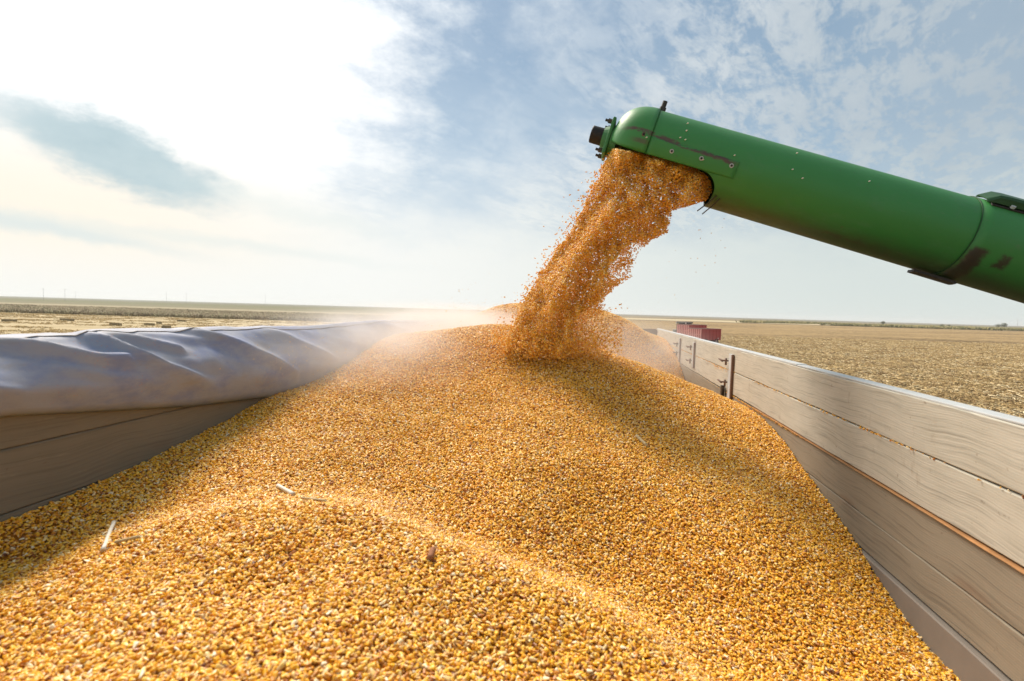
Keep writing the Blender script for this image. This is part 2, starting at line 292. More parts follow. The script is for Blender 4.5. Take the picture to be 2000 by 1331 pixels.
def f_green(n, b):
    oc = n.new('ShaderNodeTexCoord').outputs['Object']        # object x = along the tube from the seam
    x, y, z = n.xyz(oc)
    nb = n.noise(n.vm('MULTIPLY', oc, (1.0, 2.0, 2.0)), 2.5, 5, 0.6)
    fine = n.noise(oc, 55.0, 5, 0.7)
    c = n.mix(nb, (0.030, 0.19, 0.036), (0.045, 0.25, 0.055))
    c = n.mix(n.m('MULTIPLY', n.sstep(fine, 0.55, 0.8), 0.25), c, (0.10, 0.17, 0.08))
    ang = n.m('ARCTAN2', z, n.m('MULTIPLY', y, -1.0))           # 0 = side facing the camera, +pi/2 = top
    # dust settled on the crown
    dust = n.m('MULTIPLY', n.sstep(n.m('ADD', ang, n.m('MULTIPLY', nb, 0.5)), 1.15, 1.85), 0.55)
    c = n.mix(dust, c, (0.22, 0.20, 0.15))
    # brown scrape running beside the opening
    wv = n.m('MULTIPLY', n.m('SUBTRACT', n.noise(n.comb(n.m('MULTIPLY', x, 9.0), 0.0, 0.0), 1.0, 4, 0.7), 0.5), 0.16)
    band = n.m('ABSOLUTE', n.m('SUBTRACT', n.m('ADD', ang, wv), n.m('SUBTRACT', 0.10, n.m('MULTIPLY', n.sstep(x, -0.15, 0.42), 0.16))))
    sc1 = n.m('MULTIPLY', n.sstep(band, 0.085, 0.03), n.m('MULTIPLY', n.sstep(x, -0.16, -0.08), n.sstep(x, 0.44, 0.38)))
    sc1 = n.m('MULTIPLY', sc1, n.sstep(n.noise(n.vm('MULTIPLY', oc, (14, 40, 40)), 1.0, 5, 0.7), 0.38, 0.52))
    band2 = n.m('ABSOLUTE', n.m('SUBTRACT', n.m('ADD', ang, wv), -0.16))
    sc2 = n.m('MULTIPLY', n.sstep(band2, 0.08, 0.03), n.m('MULTIPLY', n.sstep(x, -0.10, -0.04), n.sstep(x, 0.02, -0.02)))
    c = n.mix(n.m('MAXIMUM', sc1, n.m('MULTIPLY', sc2, 0.7)), c, (0.085, 0.050, 0.040))
    # dark brown patches near the joint at the right
    def patch(x0, x1, a0, a1, slant, amt, thr):
        nonlocal c
        ns = n.m('MULTIPLY', n.m('SUBTRACT', n.noise(oc, 22.0, 4, 0.6), 0.5), 0.10)
        xx = n.m('ADD', n.m('ADD', x, n.m('MULTIPLY', ang, slant)), n.m('MULTIPLY', ns, 0.6)); aa = n.m('ADD', ang, ns)
        f = n.m('MULTIPLY', n.m('MULTIPLY', n.sstep(xx, x0-0.012, x0+0.012), n.sstep(xx, x1+0.012, x1-0.012)), n.m('MULTIPLY', n.sstep(aa, a0-0.05, a0+0.05), n.sstep(aa, a1+0.05, a1-0.05)))
        if thr: f = n.m('MULTIPLY', f, n.sstep(n.noise(n.vm('MULTIPLY', oc, (40, 18, 18)), 1.0, 5, 0.7), 0.36, 0.50))
        c = n.mix(n.m('MULTIPLY', f, amt), c, (0.045, 0.028, 0.024))
    patch(S_JOINT-.010, S_JOINT+.060, -1.40, -0.36, 0.0, 0.95, False)
    patch(S_JOINT+.11, S_JOINT+.16, -0.70, -0.36, 0.0, 0.9, True)
    c = n.mix(n.m('MULTIPLY', n.m('MULTIPLY', n.sstep(n.noise(oc, 9.0, 6, 0.75), 0.60, 0.72), n.sstep(x, 1.2, 1.6)), 0.35), c, (0.14, 0.13, 0.10))
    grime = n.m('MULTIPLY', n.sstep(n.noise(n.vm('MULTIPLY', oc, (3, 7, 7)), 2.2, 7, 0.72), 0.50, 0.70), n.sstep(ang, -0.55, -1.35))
    c = n.mix(n.m('MULTIPLY', grime, 0.75), c, (0.08, 0.065, 0.035))  # grime patches low on the tube, kept dark to strengthen the painted shade
    c = n.mix(n.m('MULTIPLY', n.sstep(n.m('ADD', ang, n.m('MULTIPLY', nb, 0.3)), -0.45, -1.15), 0.75), c, (0.045, 0.050, 0.025))  # underside darkened smoothly, shade put into the paint colour
    fade = n.sstep(n.noise(n.vm('MULTIPLY', oc, (1.5, 4, 4)), 3.1, 6, 0.7), 0.52, 0.72)
    c = n.mix(n.m('MULTIPLY', fade, 0.35), c, (0.075, 0.21, 0.085))
    sc3 = n.sstep(n.noise(n.vm('MULTIPLY', oc, (2.5, 30, 30)), 3.0, 6, 0.75), 0.64, 0.70)
    c = n.mix(n.m('MULTIPLY', sc3, 0.45), c, (0.13, 0.19, 0.10))
    chip = n.sstep(n.noise(oc, 48.0, 4, 0.6), 0.70, 0.73)
    c = n.mix(n.m('MULTIPLY', chip, 0.8), c, (0.09, 0.06, 0.045))
    drip = n.m('MULTIPLY', n.sstep(n.noise(n.comb(n.m('MULTIPLY', x, 26.0), n.m('MULTIPLY', ang, 1.6), 0.0), 1.0, 5, 0.7), 0.60, 0.70), n.sstep(ang, -0.2, 1.0))
    c = n.mix(n.m('MULTIPLY', drip, 0.30), c, (0.10, 0.12, 0.07))
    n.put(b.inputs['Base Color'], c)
    n.put(b.inputs['Roughness'], n.m('ADD', 0.36, n.m('MULTIPLY', fine, 0.25)))
    n.put(b.inputs['Normal'], n.bump(n.m('ADD', n.m('MULTIPLY', nb, 3.0), n.m('MULTIPLY', fine, 0.25)), 0.25, 0.004))
def f_tarp(n, b):
    g = n.new('ShaderNodeNewGeometry').outputs['Position']
    big = n.noise(n.vm('MULTIPLY', g, (1, 1.0, 2.0)), 3.5, 5, 0.65)
    fine = n.noise(n.vm('MULTIPLY', g, (1, 1, 3)), 40.0, 5, 0.7)
    c = n.mix(n.sstep(n.m('ADD', big, n.m('MULTIPLY', fine, 0.18)), 0.46, 0.68), (0.19, 0.225, 0.36), (0.28, 0.30, 0.365))
    c = n.mix(n.m('MULTIPLY', n.sstep(n.noise(n.vm('MULTIPLY', g, (1, 1.4, 4)), 7.0, 4, 0.6), 0.55, 0.75), 0.4), c, (0.34, 0.34, 0.37))
    sp = n.noise(n.vm('MULTIPLY', g, (1, 1, 1.8)), 130.0, 2, 0.5)
    msk = n.sstep(n.noise(g, 4.2, 3, 0.6), 0.48, 0.60)
    c = n.mix(n.m('MULTIPLY', n.m('MULTIPLY', n.sstep(sp, 0.63, 0.70), msk), 0.6), c, (0.45, 0.20, 0.12))
    grime = n.sstep(n.noise(n.vm('MULTIPLY', g, (1, 2.2, 7)), 3.0, 6, 0.7), 0.54, 0.68)
    c = n.mix(n.m('MULTIPLY', grime, 0.40), c, (0.28, 0.245, 0.205))
    n.put(b.inputs['Base Color'], c)
    n.put(b.inputs['Roughness'], n.m('ADD', 0.45, n.m('MULTIPLY', big, 0.25)))
    n.put(b.inputs['Normal'], n.bump(n.m('ADD', n.noise(g, 14.0, 4, 0.6), n.m('MULTIPLY', fine, 0.2)), 0.30, 0.006))
mat('tarp_vinyl', f_tarp, spec=0.5)

# ---------------------------------------------------------------- object helpers
def tag(o, label=None, cat=None, group=None, kind=None):
    if label: o['label'] = label
    if cat: o['category'] = cat
    if group: o['group'] = group
    if kind: o['kind'] = kind
    return o
def empty(name, loc=(0, 0, 0), rz=0.0, **kw):
    o = bpy.data.objects.new(name, None); col.objects.link(o); o.location = loc; o.rotation_euler.z = rz; o.empty_display_size = 0.1
    return tag(o, **kw)
def mesh_obj(name, verts, faces, material, parent=None, smooth=False, mats=None, fmat=None):
    me = bpy.data.meshes.new(name); me.from_pydata([tuple(v) for v in verts], [], faces); me.update()
    for m_ in (mats or [material]): me.materials.append(MATS[m_])
    if fmat is not None: me.polygons.foreach_set('material_index', fmat)
    if smooth: me.polygons.foreach_set('use_smooth', [True]*len(me.polygons))
    o = bpy.data.objects.new(name, me); col.objects.link(o)
    if parent: o.parent = parent
    return o
class MB:                                     # collects boxes and tubes into one mesh
    def __init__(s): s.v = []; s.f = []; s.m = []
    def add(s, vs_, fs, mi=0):
        k = len(s.v); s.v += [Vector(v) for v in vs_]; s.f += [tuple(i+k for i in f) for f in fs]; s.m += [mi]*len(fs)
    def box(s, lo, hi, M=None, bev=0.0, mi=0):
        x0, y0, z0 = lo; x1, y1, z1 = hi
        if bev <= 0:
            v = [(x0,y0,z0),(x1,y0,z0),(x1,y1,z0),(x0,y1,z0),(x0,y0,z1),(x1,y0,z1),(x1,y1,z1),(x0,y1,z1)]
            f = [(0,3,2,1),(4,5,6,7),(0,1,5,4),(1,2,6,5),(2,3,7,6),(3,0,4,7)]
        else:
            bm = bmesh.new(); bmesh.ops.create_cube(bm, size=1)
            for q in bm.verts: q.co = Vector(((x0+x1)/2+q.co.x*(x1-x0), (y0+y1)/2+q.co.y*(y1-y0), (z0+z1)/2+q.co.z*(z1-z0)))
            bmesh.ops.bevel(bm, geom=bm.edges[:], offset=bev, segments=2, affect='EDGES', profile=0.5)
            bm.verts.index_update(); v = [q.co.copy() for q in bm.verts]; f = [tuple(q.index for q in fa.verts) for fa in bm.faces]; bm.free()
        if M: v = [M @ Vector(q) for q in v]
        s.add(v, f, mi)
    def tube(s, pts, rad, n=10, cap=True, mi=0):
        pts = [Vector(p) for p in pts]; rads = rad if isinstance(rad, (list, tuple)) else [rad]*len(pts)
        rings = []; v = []; f = []
        for i, p in enumerate(pts):
            d = (pts[min(i+1, len(pts)-1)] - pts[max(i-1, 0)]).normalized()
            a = d.orthogonal().normalized() if i == 0 else (a_prev - d*a_prev.dot(d)).normalized()
            a_prev = a; b_ = d.cross(a)
            for k in range(n):
                t = 2*math.pi*k/n; v.append(p + (a*math.cos(t) + b_*math.sin(t))*rads[i])
        for i in range(len(pts)-1):
            for k in range(n):
                f.append((i*n+k, i*n+(k+1)%n, (i+1)*n+(k+1)%n, (i+1)*n+k))
        if cap: f.append(tuple(range(n-1, -1, -1))); f.append(tuple((len(pts)-1)*n+k for k in range(n)))
        s.add(v, f, mi)
    def build(s, name, material, parent=None, smooth=False, mats=None):
        return mesh_obj(name, s.v, s.f, material, parent, smooth, mats, s.m if mats else None)

# scatter: a mesh carries a sheet (part 0), the points (part 1) and prototype shapes (part 2..); the node group instances them
def scatter_group():
    ng = bpy.data.node_groups.new('scatter', 'GeometryNodeTree')
    ng.interface.new_socket('Geometry', in_out='INPUT', socket_type='NodeSocketGeometry')
    ng.interface.new_socket('Geometry', in_out='OUTPUT', socket_type='NodeSocketGeometry')
    n = ng.nodes; l = ng.links
    gi = n.new('NodeGroupInput'); go = n.new('NodeGroupOutput')
    def named(nm, typ):
        q = n.new('GeometryNodeInputNamedAttribute'); q.data_type = typ; q.inputs[0].default_value = nm; return q.outputs[0]
    part = named('part', 'INT')
    def sel(k):
        c_ = n.new('FunctionNodeCompare'); c_.data_type = 'INT'; c_.operation = 'EQUAL'; l.new(part, c_.inputs[2]); c_.inputs[3].default_value = k
        s_ = n.new('GeometryNodeSeparateGeometry'); s_.domain = 'POINT'; l.new(gi.outputs[0], s_.inputs[0]); l.new(c_.outputs[0], s_.inputs[1]); return s_.outputs[0]
    sheet = sel(0); pts = sel(1)
    gti = n.new('GeometryNodeGeometryToInstance')
    for k in (5, 4, 3, 2): l.new(sel(k), gti.inputs[0])
    mp = n.new('GeometryNodeMeshToPoints'); l.new(pts, mp.inputs[0])
    iop = n.new('GeometryNodeInstanceOnPoints'); l.new(mp.outputs[0], iop.inputs['Points']); l.new(gti.outputs[0], iop.inputs['Instance'])
    iop.inputs['Pick Instance'].default_value = True; l.new(named('pick', 'INT'), iop.inputs['Instance Index'])
    er = n.new('FunctionNodeEulerToRotation'); l.new(named('rot', 'FLOAT_VECTOR'), er.inputs[0]); l.new(er.outputs[0], iop.inputs['Rotation'])
    l.new(named('scl', 'FLOAT_VECTOR'), iop.inputs['Scale'])
    jn = n.new('GeometryNodeJoinGeometry'); l.new(iop.outputs[0], jn.inputs[0]); l.new(sheet, jn.inputs[0]); l.new(jn.outputs[0], go.inputs[0])
    return ng
SCATTER = scatter_group()
def scatter(name, protos, pts, rot, scl, rnd, material, sheet=None, sheet_mat=None, pick=None, origin=(0, 0, 0), **kw):
    """protos: list of (verts, faces, tip values), four at most"""
    O = np.array(origin, dtype=float)
    V = []; Fc = []; part = []; tip = []; fm = []
    if sheet:
        V += [np.asarray(sheet[0], dtype=float) - O]; Fc += [tuple(f) for f in sheet[1]]; part += [0]*len(sheet[0]); tip += [0]*len(sheet[0]); fm += [1]*len(sheet[1])
    k = len(part)
    for i, (v, f, t) in enumerate(protos):
        V.append(np.asarray(v, dtype=float)); Fc += [tuple(j+k for j in q) for q in f]; part += [2+i]*len(v); tip += list(t); fm += [0]*len(f); k += len(v)
    n0 = k; V.append(np.asarray(pts, dtype=float) - O); part += [1]*len(pts); tip += [0]*len(pts)
    V = np.concatenate(V)
    me = bpy.data.meshes.new(name); me.from_pydata(V.tolist(), [], Fc); me.update()
    me.polygons.foreach_set('use_smooth', [True]*len(Fc)); me.materials.append(MATS[material]); me.materials.append(MATS[sheet_mat or material])
    me.polygons.foreach_set('material_index', fm)
    nv = len(V); npnt = len(pts)
    def attr(nm, typ, arr, key='value'):
        a = me.attributes.new(nm, typ, 'POINT'); a.data.foreach_set(key, np.asarray(arr).ravel())
    attr('part', 'INT', np.array(part, dtype=np.int32)); attr('tip', 'FLOAT', np.array(tip, dtype=np.float32))
    r = np.zeros(nv, dtype=np.float32); r[n0:] = rnd; attr('rnd', 'FLOAT', r)
    q = np.zeros((nv, 3), dtype=np.float32); q[n0:] = rot; attr('rot', 'FLOAT_VECTOR', q, 'vector')
    q = np.ones((nv, 3), dtype=np.float32); q[n0:] = scl; attr('scl', 'FLOAT_VECTOR', q, 'vector')
    q = np.zeros(nv, dtype=np.int32); q[n0:] = rng.integers(0, len(protos), npnt) if pick is None else pick; attr('pick', 'INT', q)
    o = bpy.data.objects.new(name, me); col.objects.link(o); o.location = origin
    md = o.modifiers.new('scatter', 'NODES'); md.node_group = SCATTER
    return tag(o, **kw)

# kernels: blunt dented crown at +y, pointed pale tip at -y
def kernel(seed, ns=10, nr=7):
    rr = np.random.default_rng(seed); v = []; f = []; t = []
    wide = rr.uniform(0.68, 0.95); thick = rr.uniform(0.42, 0.62); bend = rr.uniform(-0.15, 0.15); ph = rr.uniform(0, 6.28)
    for i in range(nr+1):
        a = math.pi*i/nr; yy = -math.cos(a); r0 = math.sin(a)
        w = r0**0.75*(0.62+0.30*yy+0.08*math.sin(3*a)) if 0 < i < nr else 0
        w *= wide; ylen = yy*0.92
        if i == nr: ylen = 0.74
        for k in range(ns):
            th = 2*math.pi*k/ns
            q = 1+0.07*math.sin(2*th+ph+yy*2)
            cx_, cz_ = math.cos(th), math.sin(th)
            sx = math.copysign(abs(cx_)**0.75, cx_); sz = math.copysign(abs(cz_)**0.85, cz_)
            v.append((sx*w*q*0.95+bend*yy*yy*0.3, ylen, sz*w*thick*q))
            t.append(max(0.0, min(1.0, 0.45-yy*0.75)) if rr.random() > 0.05 else 0.6)
    for i in range(nr):
        for k in range(ns): f.append((i*ns+k, i*ns+(k+1)%ns, (i+1)*ns+(k+1)%ns, (i+1)*ns+k))
    return v, f, t
KERN = [kernel(s) for s in (1, 2, 3, 4)]
KL = 0.0066                                   # half length of a kernel

def n3(x, y, z=0.0): return mnoise.noise(Vector((x, y, z)))

# ---------------------------------------------------------------- ground
XL, XR, YF, YB = -1.47, 0.93, 8.2, -1.6       # inside faces of the trailer body
gv = []; gf = []; radii = [0, 5, 10, 20, 40, 80, 160, 320, 640, 1300, 2600, 5200, 9000]; ns = 48
gv.append((0, 0, 0))
for r_ in radii[1:]:
    for k in range(ns): gv.append((r_*math.cos(2*math.pi*k/ns), r_*math.sin(2*math.pi*k/ns), 0))
for k in range(ns): gf.append((0, 1+k, 1+(k+1)%ns))
for i in range(len(radii)-2):
    for k in range(ns): gf.append((1+i*ns+k, 1+(i+1)*ns+k, 1+(i+1)*ns+(k+1)%ns, 1+i*ns+(k+1)%ns))
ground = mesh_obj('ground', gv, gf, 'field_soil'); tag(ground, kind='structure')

def straw_clump(seed, n=12, spread=0.35):
    rr = np.random.default_rng(seed); v = []; f = []
    for i in range(n):
        c_ = Vector((rr.normal(0, spread), rr.normal(0, spread), rr.uniform(0.01, 0.05))); a = rr.uniform(0, 6.28)
        L = rr.uniform(0.05, 0.20); w = rr.uniform(0.008, 0.026); d = Vector((math.cos(a), math.sin(a), rr.uniform(-0.12, 0.45))).normalized(); s = Vector((-math.sin(a), math.cos(a), rr.uniform(-.4, .4)))*w
        up = Vector((0, 0, w*0.8)); k = len(v)
        for t, ww in ((-1, 0.8), (0, 1.0), (1, 0.5)):
            o_ = c_ + d*L*t + Vector((0, 0, -0.03*t*t)); v += [o_-s*ww, o_+s*ww, o_+up]
        for j in (0, 3):
            for e in range(3): f.append((k+j+e, k+j+(e+1)%3, k+j+3+(e+1)%3, k+j+3+e))
        f += [(k, k+2, k+1), (k+6, k+7, k+8)]
    return [tuple(q) for q in v], f, [0.0]*len(v)
def field_points(n, pfun, zf=0.0):
    out = []
    while len(out) < n:
        px, py = pfun()
        if py < 590+HSL*px: continue
        g = G(px, py); out.append((g.x, g.y, zf))
    return np.array(out)
STR = [straw_clump(s) for s in (1, 2, 3, 4)]
def pr():
    # even over the field area, kept to what lies right of the trailer side
    while True:
        d = math.sqrt(random.uniform(20**2, 115**2)); s = random.uniform(-0.1, 1.1)*d
        g = fwd*d + rgt*s
        if g.x > 2.2: return g
nst = 34000
pp = np.array([(g.x, g.y, 0.0) for g in (pr() for _ in range(nst))])
scatter('corn_stubble', STR, pp, np.stack([np.zeros(nst), np.zeros(nst), rng.uniform(0, 6.28, nst)], 1), rng.uniform(0.9, 1.9, (nst, 1))*np.ones((1, 3)), rng.random(nst)**0.8, 'dry_straw', origin=(30, 40, 0),
        label='dry chopped corn stubble and straw littering the brown field at right', cat='stubble', kind='stuff')

# weeds: a strip of tall dry plants far to the left
def weed(seed):
    rr = np.random.default_rng(seed); v = []; f = []
    for i in range(9):
        a = rr.uniform(0, 6.28); b0 = Vector((rr.normal(0, .5), rr.normal(0, .5), 0)); h = rr.uniform(0.6, 1.25); w = rr.uniform(0.03, 0.08)
        s = Vector((math.cos(a), math.sin(a), 0))*w; q = Vector((-math.sin(a), math.cos(a), 0))*w; tip_ = b0+Vector((rr.normal(0, .18), rr.normal(0, .18), h)); md_ = b0.lerp(tip_, 0.6)+Vector((rr.normal(0, .08), rr.normal(0, .08), 0)); k = len(v)
        v += [b0-s*.5, b0+s*.5, b0+q*.5, md_-s*1.6, md_+s*1.6, md_+q*1.6, tip_]
        f += [(k, k+1, k+4, k+3), (k+1, k+2, k+5, k+4), (k+2, k, k+3, k+5), (k+3, k+4, k+6), (k+4, k+5, k+6), (k+5, k+3, k+6)]
    return [tuple(q) for q in v], f, [0.0]*len(v)
WD = [weed(s) for s in (1, 2, 3, 4)]
wp = []
while len(wp) < 9000:
    d = random.uniform(128, 205); s = random.uniform(-1.15, 0.0)*d + 3
    if n3(s*0.02, d*0.05, 4) + (d-128)/300 < -0.1: continue
    g = fwd*d + rgt*s; wp.append((g.x, g.y, 0))
nw = len(wp)
scatter('weed_strip', WD, np.array(wp), np.stack([np.zeros(nw), np.zeros(nw), rng.uniform(0, 6.28, nw)], 1), rng.uniform(0.6, 1.25, (nw, 1))*np.array([[1.3, 1.3, 0.9]]), rng.random(nw), 'dry_weed', origin=(-100, 120, 0),
        label='strip of tall brown weeds crossing the far left fields', cat='weeds', kind='stuff')
wp = []
while len(wp) < 2600:
    d = random.uniform(385, 520); s = random.uniform(0.45, 1.12)*d
    if n3(s*0.012, d*0.02, 9) < -0.05+0.35*(1.0-min(1, s/d)): continue
    g = fwd*d + rgt*s; wp.append((g.x, g.y, 0))
nw = len(wp)
scatter('field_edge_scrub', WD, np.array(wp), np.stack([np.zeros(nw), np.zeros(nw), rng.uniform(0, 6.28, nw)], 1), rng.uniform(0.8, 2.0, (nw, 1))*np.array([[2.6, 2.6, 1.1]]), rng.random(nw), 'green_scrub', origin=(250, 350, 0),
        label='low green and yellow scrub along the far edge of the right field', cat='scrub', kind='stuff')

# hay clods on the left field
def clods(seed):
    rr = np.random.default_rng(seed); v, f, t = straw_clump(seed+50, 16, 0.35)
    v = [(x*1.3, y, z*2.5+rr.uniform(0, .1)) for x, y, z in v]; return v, f, t
CL = [clods(s) for s in (1, 2, 3, 4)]
wp = []
while len(wp) < 1600:
    d = math.sqrt(random.uniform(45**2, 125**2)); s = random.uniform(-1.15, -0.15)*d
    if n3(s*0.05, d*0.22, 2) < 0.0: continue
    g = fwd*d + rgt*s; wp.append((g.x, g.y, 0))
nw = len(wp)
scatter('mown_hay', CL, np.array(wp), np.stack([np.zeros(nw), np.zeros(nw), rng.uniform(0, 6.28, nw)], 1), rng.uniform(0.6, 1.3, (nw, 1))*np.ones((1, 3)), rng.random(nw)*0.4+.6, 'dry_straw', origin=(-60, 60, 0),
        label='loose mown hay lying in thin rows over the left field', cat='hay', kind='stuff')

# ---------------------------------------------------------------- hay bales
def bale(px, py, wpx, hpx, label, rz=None):
    g = G(px, py); dist = g.dot(fwd); w = wpx*dist/F; h = hpx*dist/F
    root = empty('hay_bale', (g.x, g.y, 0), math.atan2(rgt.y, rgt.x) + (random.uniform(-.3, .3) if rz is None else rz), label=label, cat='hay bale', group='rectangular hay bales on the left field')
    bm = bmesh.new(); bmesh.ops.create_cube(bm, size=1); bmesh.ops.subdivide_edges(bm, edges=bm.edges[:], cuts=7, use_grid_fill=True)
    dp = min(w, h*1.3)
    for v in bm.verts:
        c_ = v.co.copy(); k = 1-0.06*(abs(c_.x*2)**6+abs(c_.z*2)**6)
        j = 0.05*n3(c_.x*7+px, c_.y*7, c_.z*7)
        v.co = Vector((c_.x*w*k+j*w*.5, c_.y*dp*k, (c_.z+0.5)*h*(1-0.05*abs(c_.x*2)**5)+j*h))
        if v.co.z < 0: v.co.z = -0.01
    me = bpy.data.meshes.new('bale_body'); bm.to_mesh(me); bm.free(); me.materials.append(MATS['hay'])
    o = bpy.data.objects.new('bale_body', me); col.objects.link(o); o.parent = root
    for sx in (-0.28, 0.28):
        t = MB(); x = sx*w; t.tube([(x, -dp*.53, 0.02), (x, -dp*.53, h*.97), (x, -dp*.46, h*1.03), (x, dp*.46, h*1.03), (x, dp*.53, h*.97), (x, dp*.53, 0.02)], 0.012, 6)
        t.build('twine', 'stalk_tan', root)
for px, py, w, h, lb in [(18, 628.5, 25, 4.5, 'flat hay bale farthest left, alone on the hay field'),
        (131, 627, 28, 4.5, 'long flat hay bale second from the left, alone and far out'),
        (226, 637, 20, 6, 'hay bale just above and left of the bale touching the tarp edge'),
        (233, 649, 28, 7, 'hay bale nearest the tarp edge, cut off below by the tarp'),
        (292, 636, 20, 4.5, 'low flat hay bale behind the tall bale, left of the small one'),
        (311, 633, 9, 4, 'smallest hay bale, right behind the tall upright bale'),
        (307, 648, 20, 7, 'low broken hay bale leaning against the tall upright bale'),
        (325, 648, 12, 12, 'tall upright hay bale standing at the right end of the group'),
        (355, 628.5, 20, 3, 'thin distant hay bale farthest right of all')]:
    bale(px, py, w, h, lb)

# ---------------------------------------------------------------- far poles and trees
def pole(px, ytop, ybase, dist, label):
    r_ = ray(px, ybase); d2 = Vector((r_.x, r_.y, 0)); d2 = d2*(dist/d2.dot(fwd)); h = max(5.0, (591-13+HSL*px - ytop)*dist/F + CAMZ)
    root = empty('utility_pole', (d2.x, d2.y, 0), math.atan2(rgt.y, rgt.x), label=label, cat='utility pole', group='utility poles far along the horizon')
    a = MB(); a.tube([(0, 0, -0.3), (0, 0, h)], [0.15, 0.09], 6); a.build('post', 'pole_grey', root)
    a = MB(); a.box((-1.3, -.09, h-1.0), (1.3, .09, h-.8)); a.build('crossarm', 'pole_grey', root)
    for k in (-1.1, 0, 1.1):
        a = MB(); a.tube([(k, 0, h-.8), (k, 0, h-.5)], 0.07, 6); a.build('insulator', 'cab_white', root)
for a_ in [(85, 564, 581, 650, 'hazy pole farthest left on the horizon, above the green strip'),
           (127, 565, 582, 620, 'tallest hazy pole with wide arms, second from the left'),
           (147, 570, 582, 800, 'faint short pole just right of the tallest pole'),
           (325, 572, 587, 760, 'hazy pole standing alone above the middle of the tarp'),
           (364, 574, 588, 820, 'shorter hazy pole just right of the lone one'),
           (518, 577, 592, 860, 'faint pole last before the dust above the tarp'),
           (1987, 625, 637, 900, 'thin pole on the right horizon beside the bushes')]:
    pole(*a_)
def leafball(center, rad, n, seed, size):
    rr = np.random.default_rng(seed); v = []; f = []
    for i in range(n):
        p_ = rr.normal(0, 1, 3); p_ /= np.linalg.norm(p_); rr_ = rr.uniform(0.3, 1.0)*(1+0.35*n3(*(p_*2.1+seed)))
        c_ = Vector(center)+Vector((p_[0]*rad[0]*rr_, p_[1]*rad[1]*rr_, p_[2]*rad[2]*rr_))
        a = Vector(rr.normal(0, 1, 3)).normalized(); b_ = a.orthogonal().normalized(); s = size*rr.uniform(.6, 1.3); k = len(v)
        v += [c_-a*s, c_+b_*s*.6, c_+a*s, c_-b_*s*.6]; f.append((k, k+1, k+2, k+3))
    return v, f
def tree(px, dist, w, h, label, seed, name='bush', cat='bush'):
    r_ = ray(px, 640); d2 = Vector((r_.x, r_.y, 0)); d2 = d2*(dist/d2.dot(fwd))
    root = empty(name, (d2.x, d2.y, 0), 0, label=label, cat=cat, group='trees and bushes on the right horizon')
    t = MB(); t.tube([(0, 0, -.2), (w*.03, 0, h*.35), (0, w*.02, h*.75)], [h*.05, h*.035, h*.01], 7)
    for k in range(4):
        a = k*1.6+seed; t.tube([(0, 0, h*.3), (math.cos(a)*w*.2, math.sin(a)*w*.2, h*.55), (math.cos(a)*w*.33, math.sin(a)*w*.33, h*.7)], [h*.025, h*.015, h*.006], 5)
    t.build('trunk', 'bark', root)
    v, f = leafball((0, 0, h*.58), (w*.5, w*.5, h*.42), 420, seed, h*.07)
    mesh_obj('crown', v, f, 'tree_green', root)
for a_ in [(1840, 470, 3.6, 3.6, 'round dark bush alone at the right field edge, left of its pair', 3),
           (1853, 480, 3.2, 3.2, 'slightly smaller round bush right of the lone dark one', 5),
           (1724, 620, 5, 5.0, 'small distant bush farthest left on the right horizon', 6),
           (1950, 700, 10, 6.0, 'wide dark tree on the horizon, left half of the clump', 8, 'tree', 'tree'),
           (1961, 690, 7, 7.5, 'taller dark tree on the horizon, right half of the clump', 9, 'tree', 'tree')]:
    tree(*a_)

# ---------------------------------------------------------------- red trailers and tractor far right
def to_xy(px, dist):
    r_ = ray(px, 650); d2 = Vector((r_.x, r_.y, 0)); return d2*(dist/d2.dot(fwd))
BASE_A = math.atan2(rgt.y, rgt.x)
def wheel(parent, x, y, r_, w, tyre='black_rubber'):
    t = MB(); n = 20; prof = [(r_*.62, -w/2), (r_*.93, -w/2), (r_, -w*.3), (r_, w*.3), (r_*.93, w/2), (r_*.62, w/2)]
    v = []; f = []
    for k in range(n):
        a = 2*math.pi*k/n
        for pr_, py_ in prof: v.append((x+math.cos(a)*pr_, y+py_, r_+math.sin(a)*pr_))
    m_ = len(prof)
    for k in range(n):
        for j in range(m_): f.append((k*m_+j, k*m_+(j+1)%m_, ((k+1)%n)*m_+(j+1)%m_, ((k+1)%n)*m_+j))
    t.add(v, f); wo_ = t.build('wheel', tyre, parent)
    t = MB(); t.tube([(x, y-w*.3, r_), (x, y+w*.3, r_)], r_*.63, 14); t.build('rim', 'pale_rim', wo_)
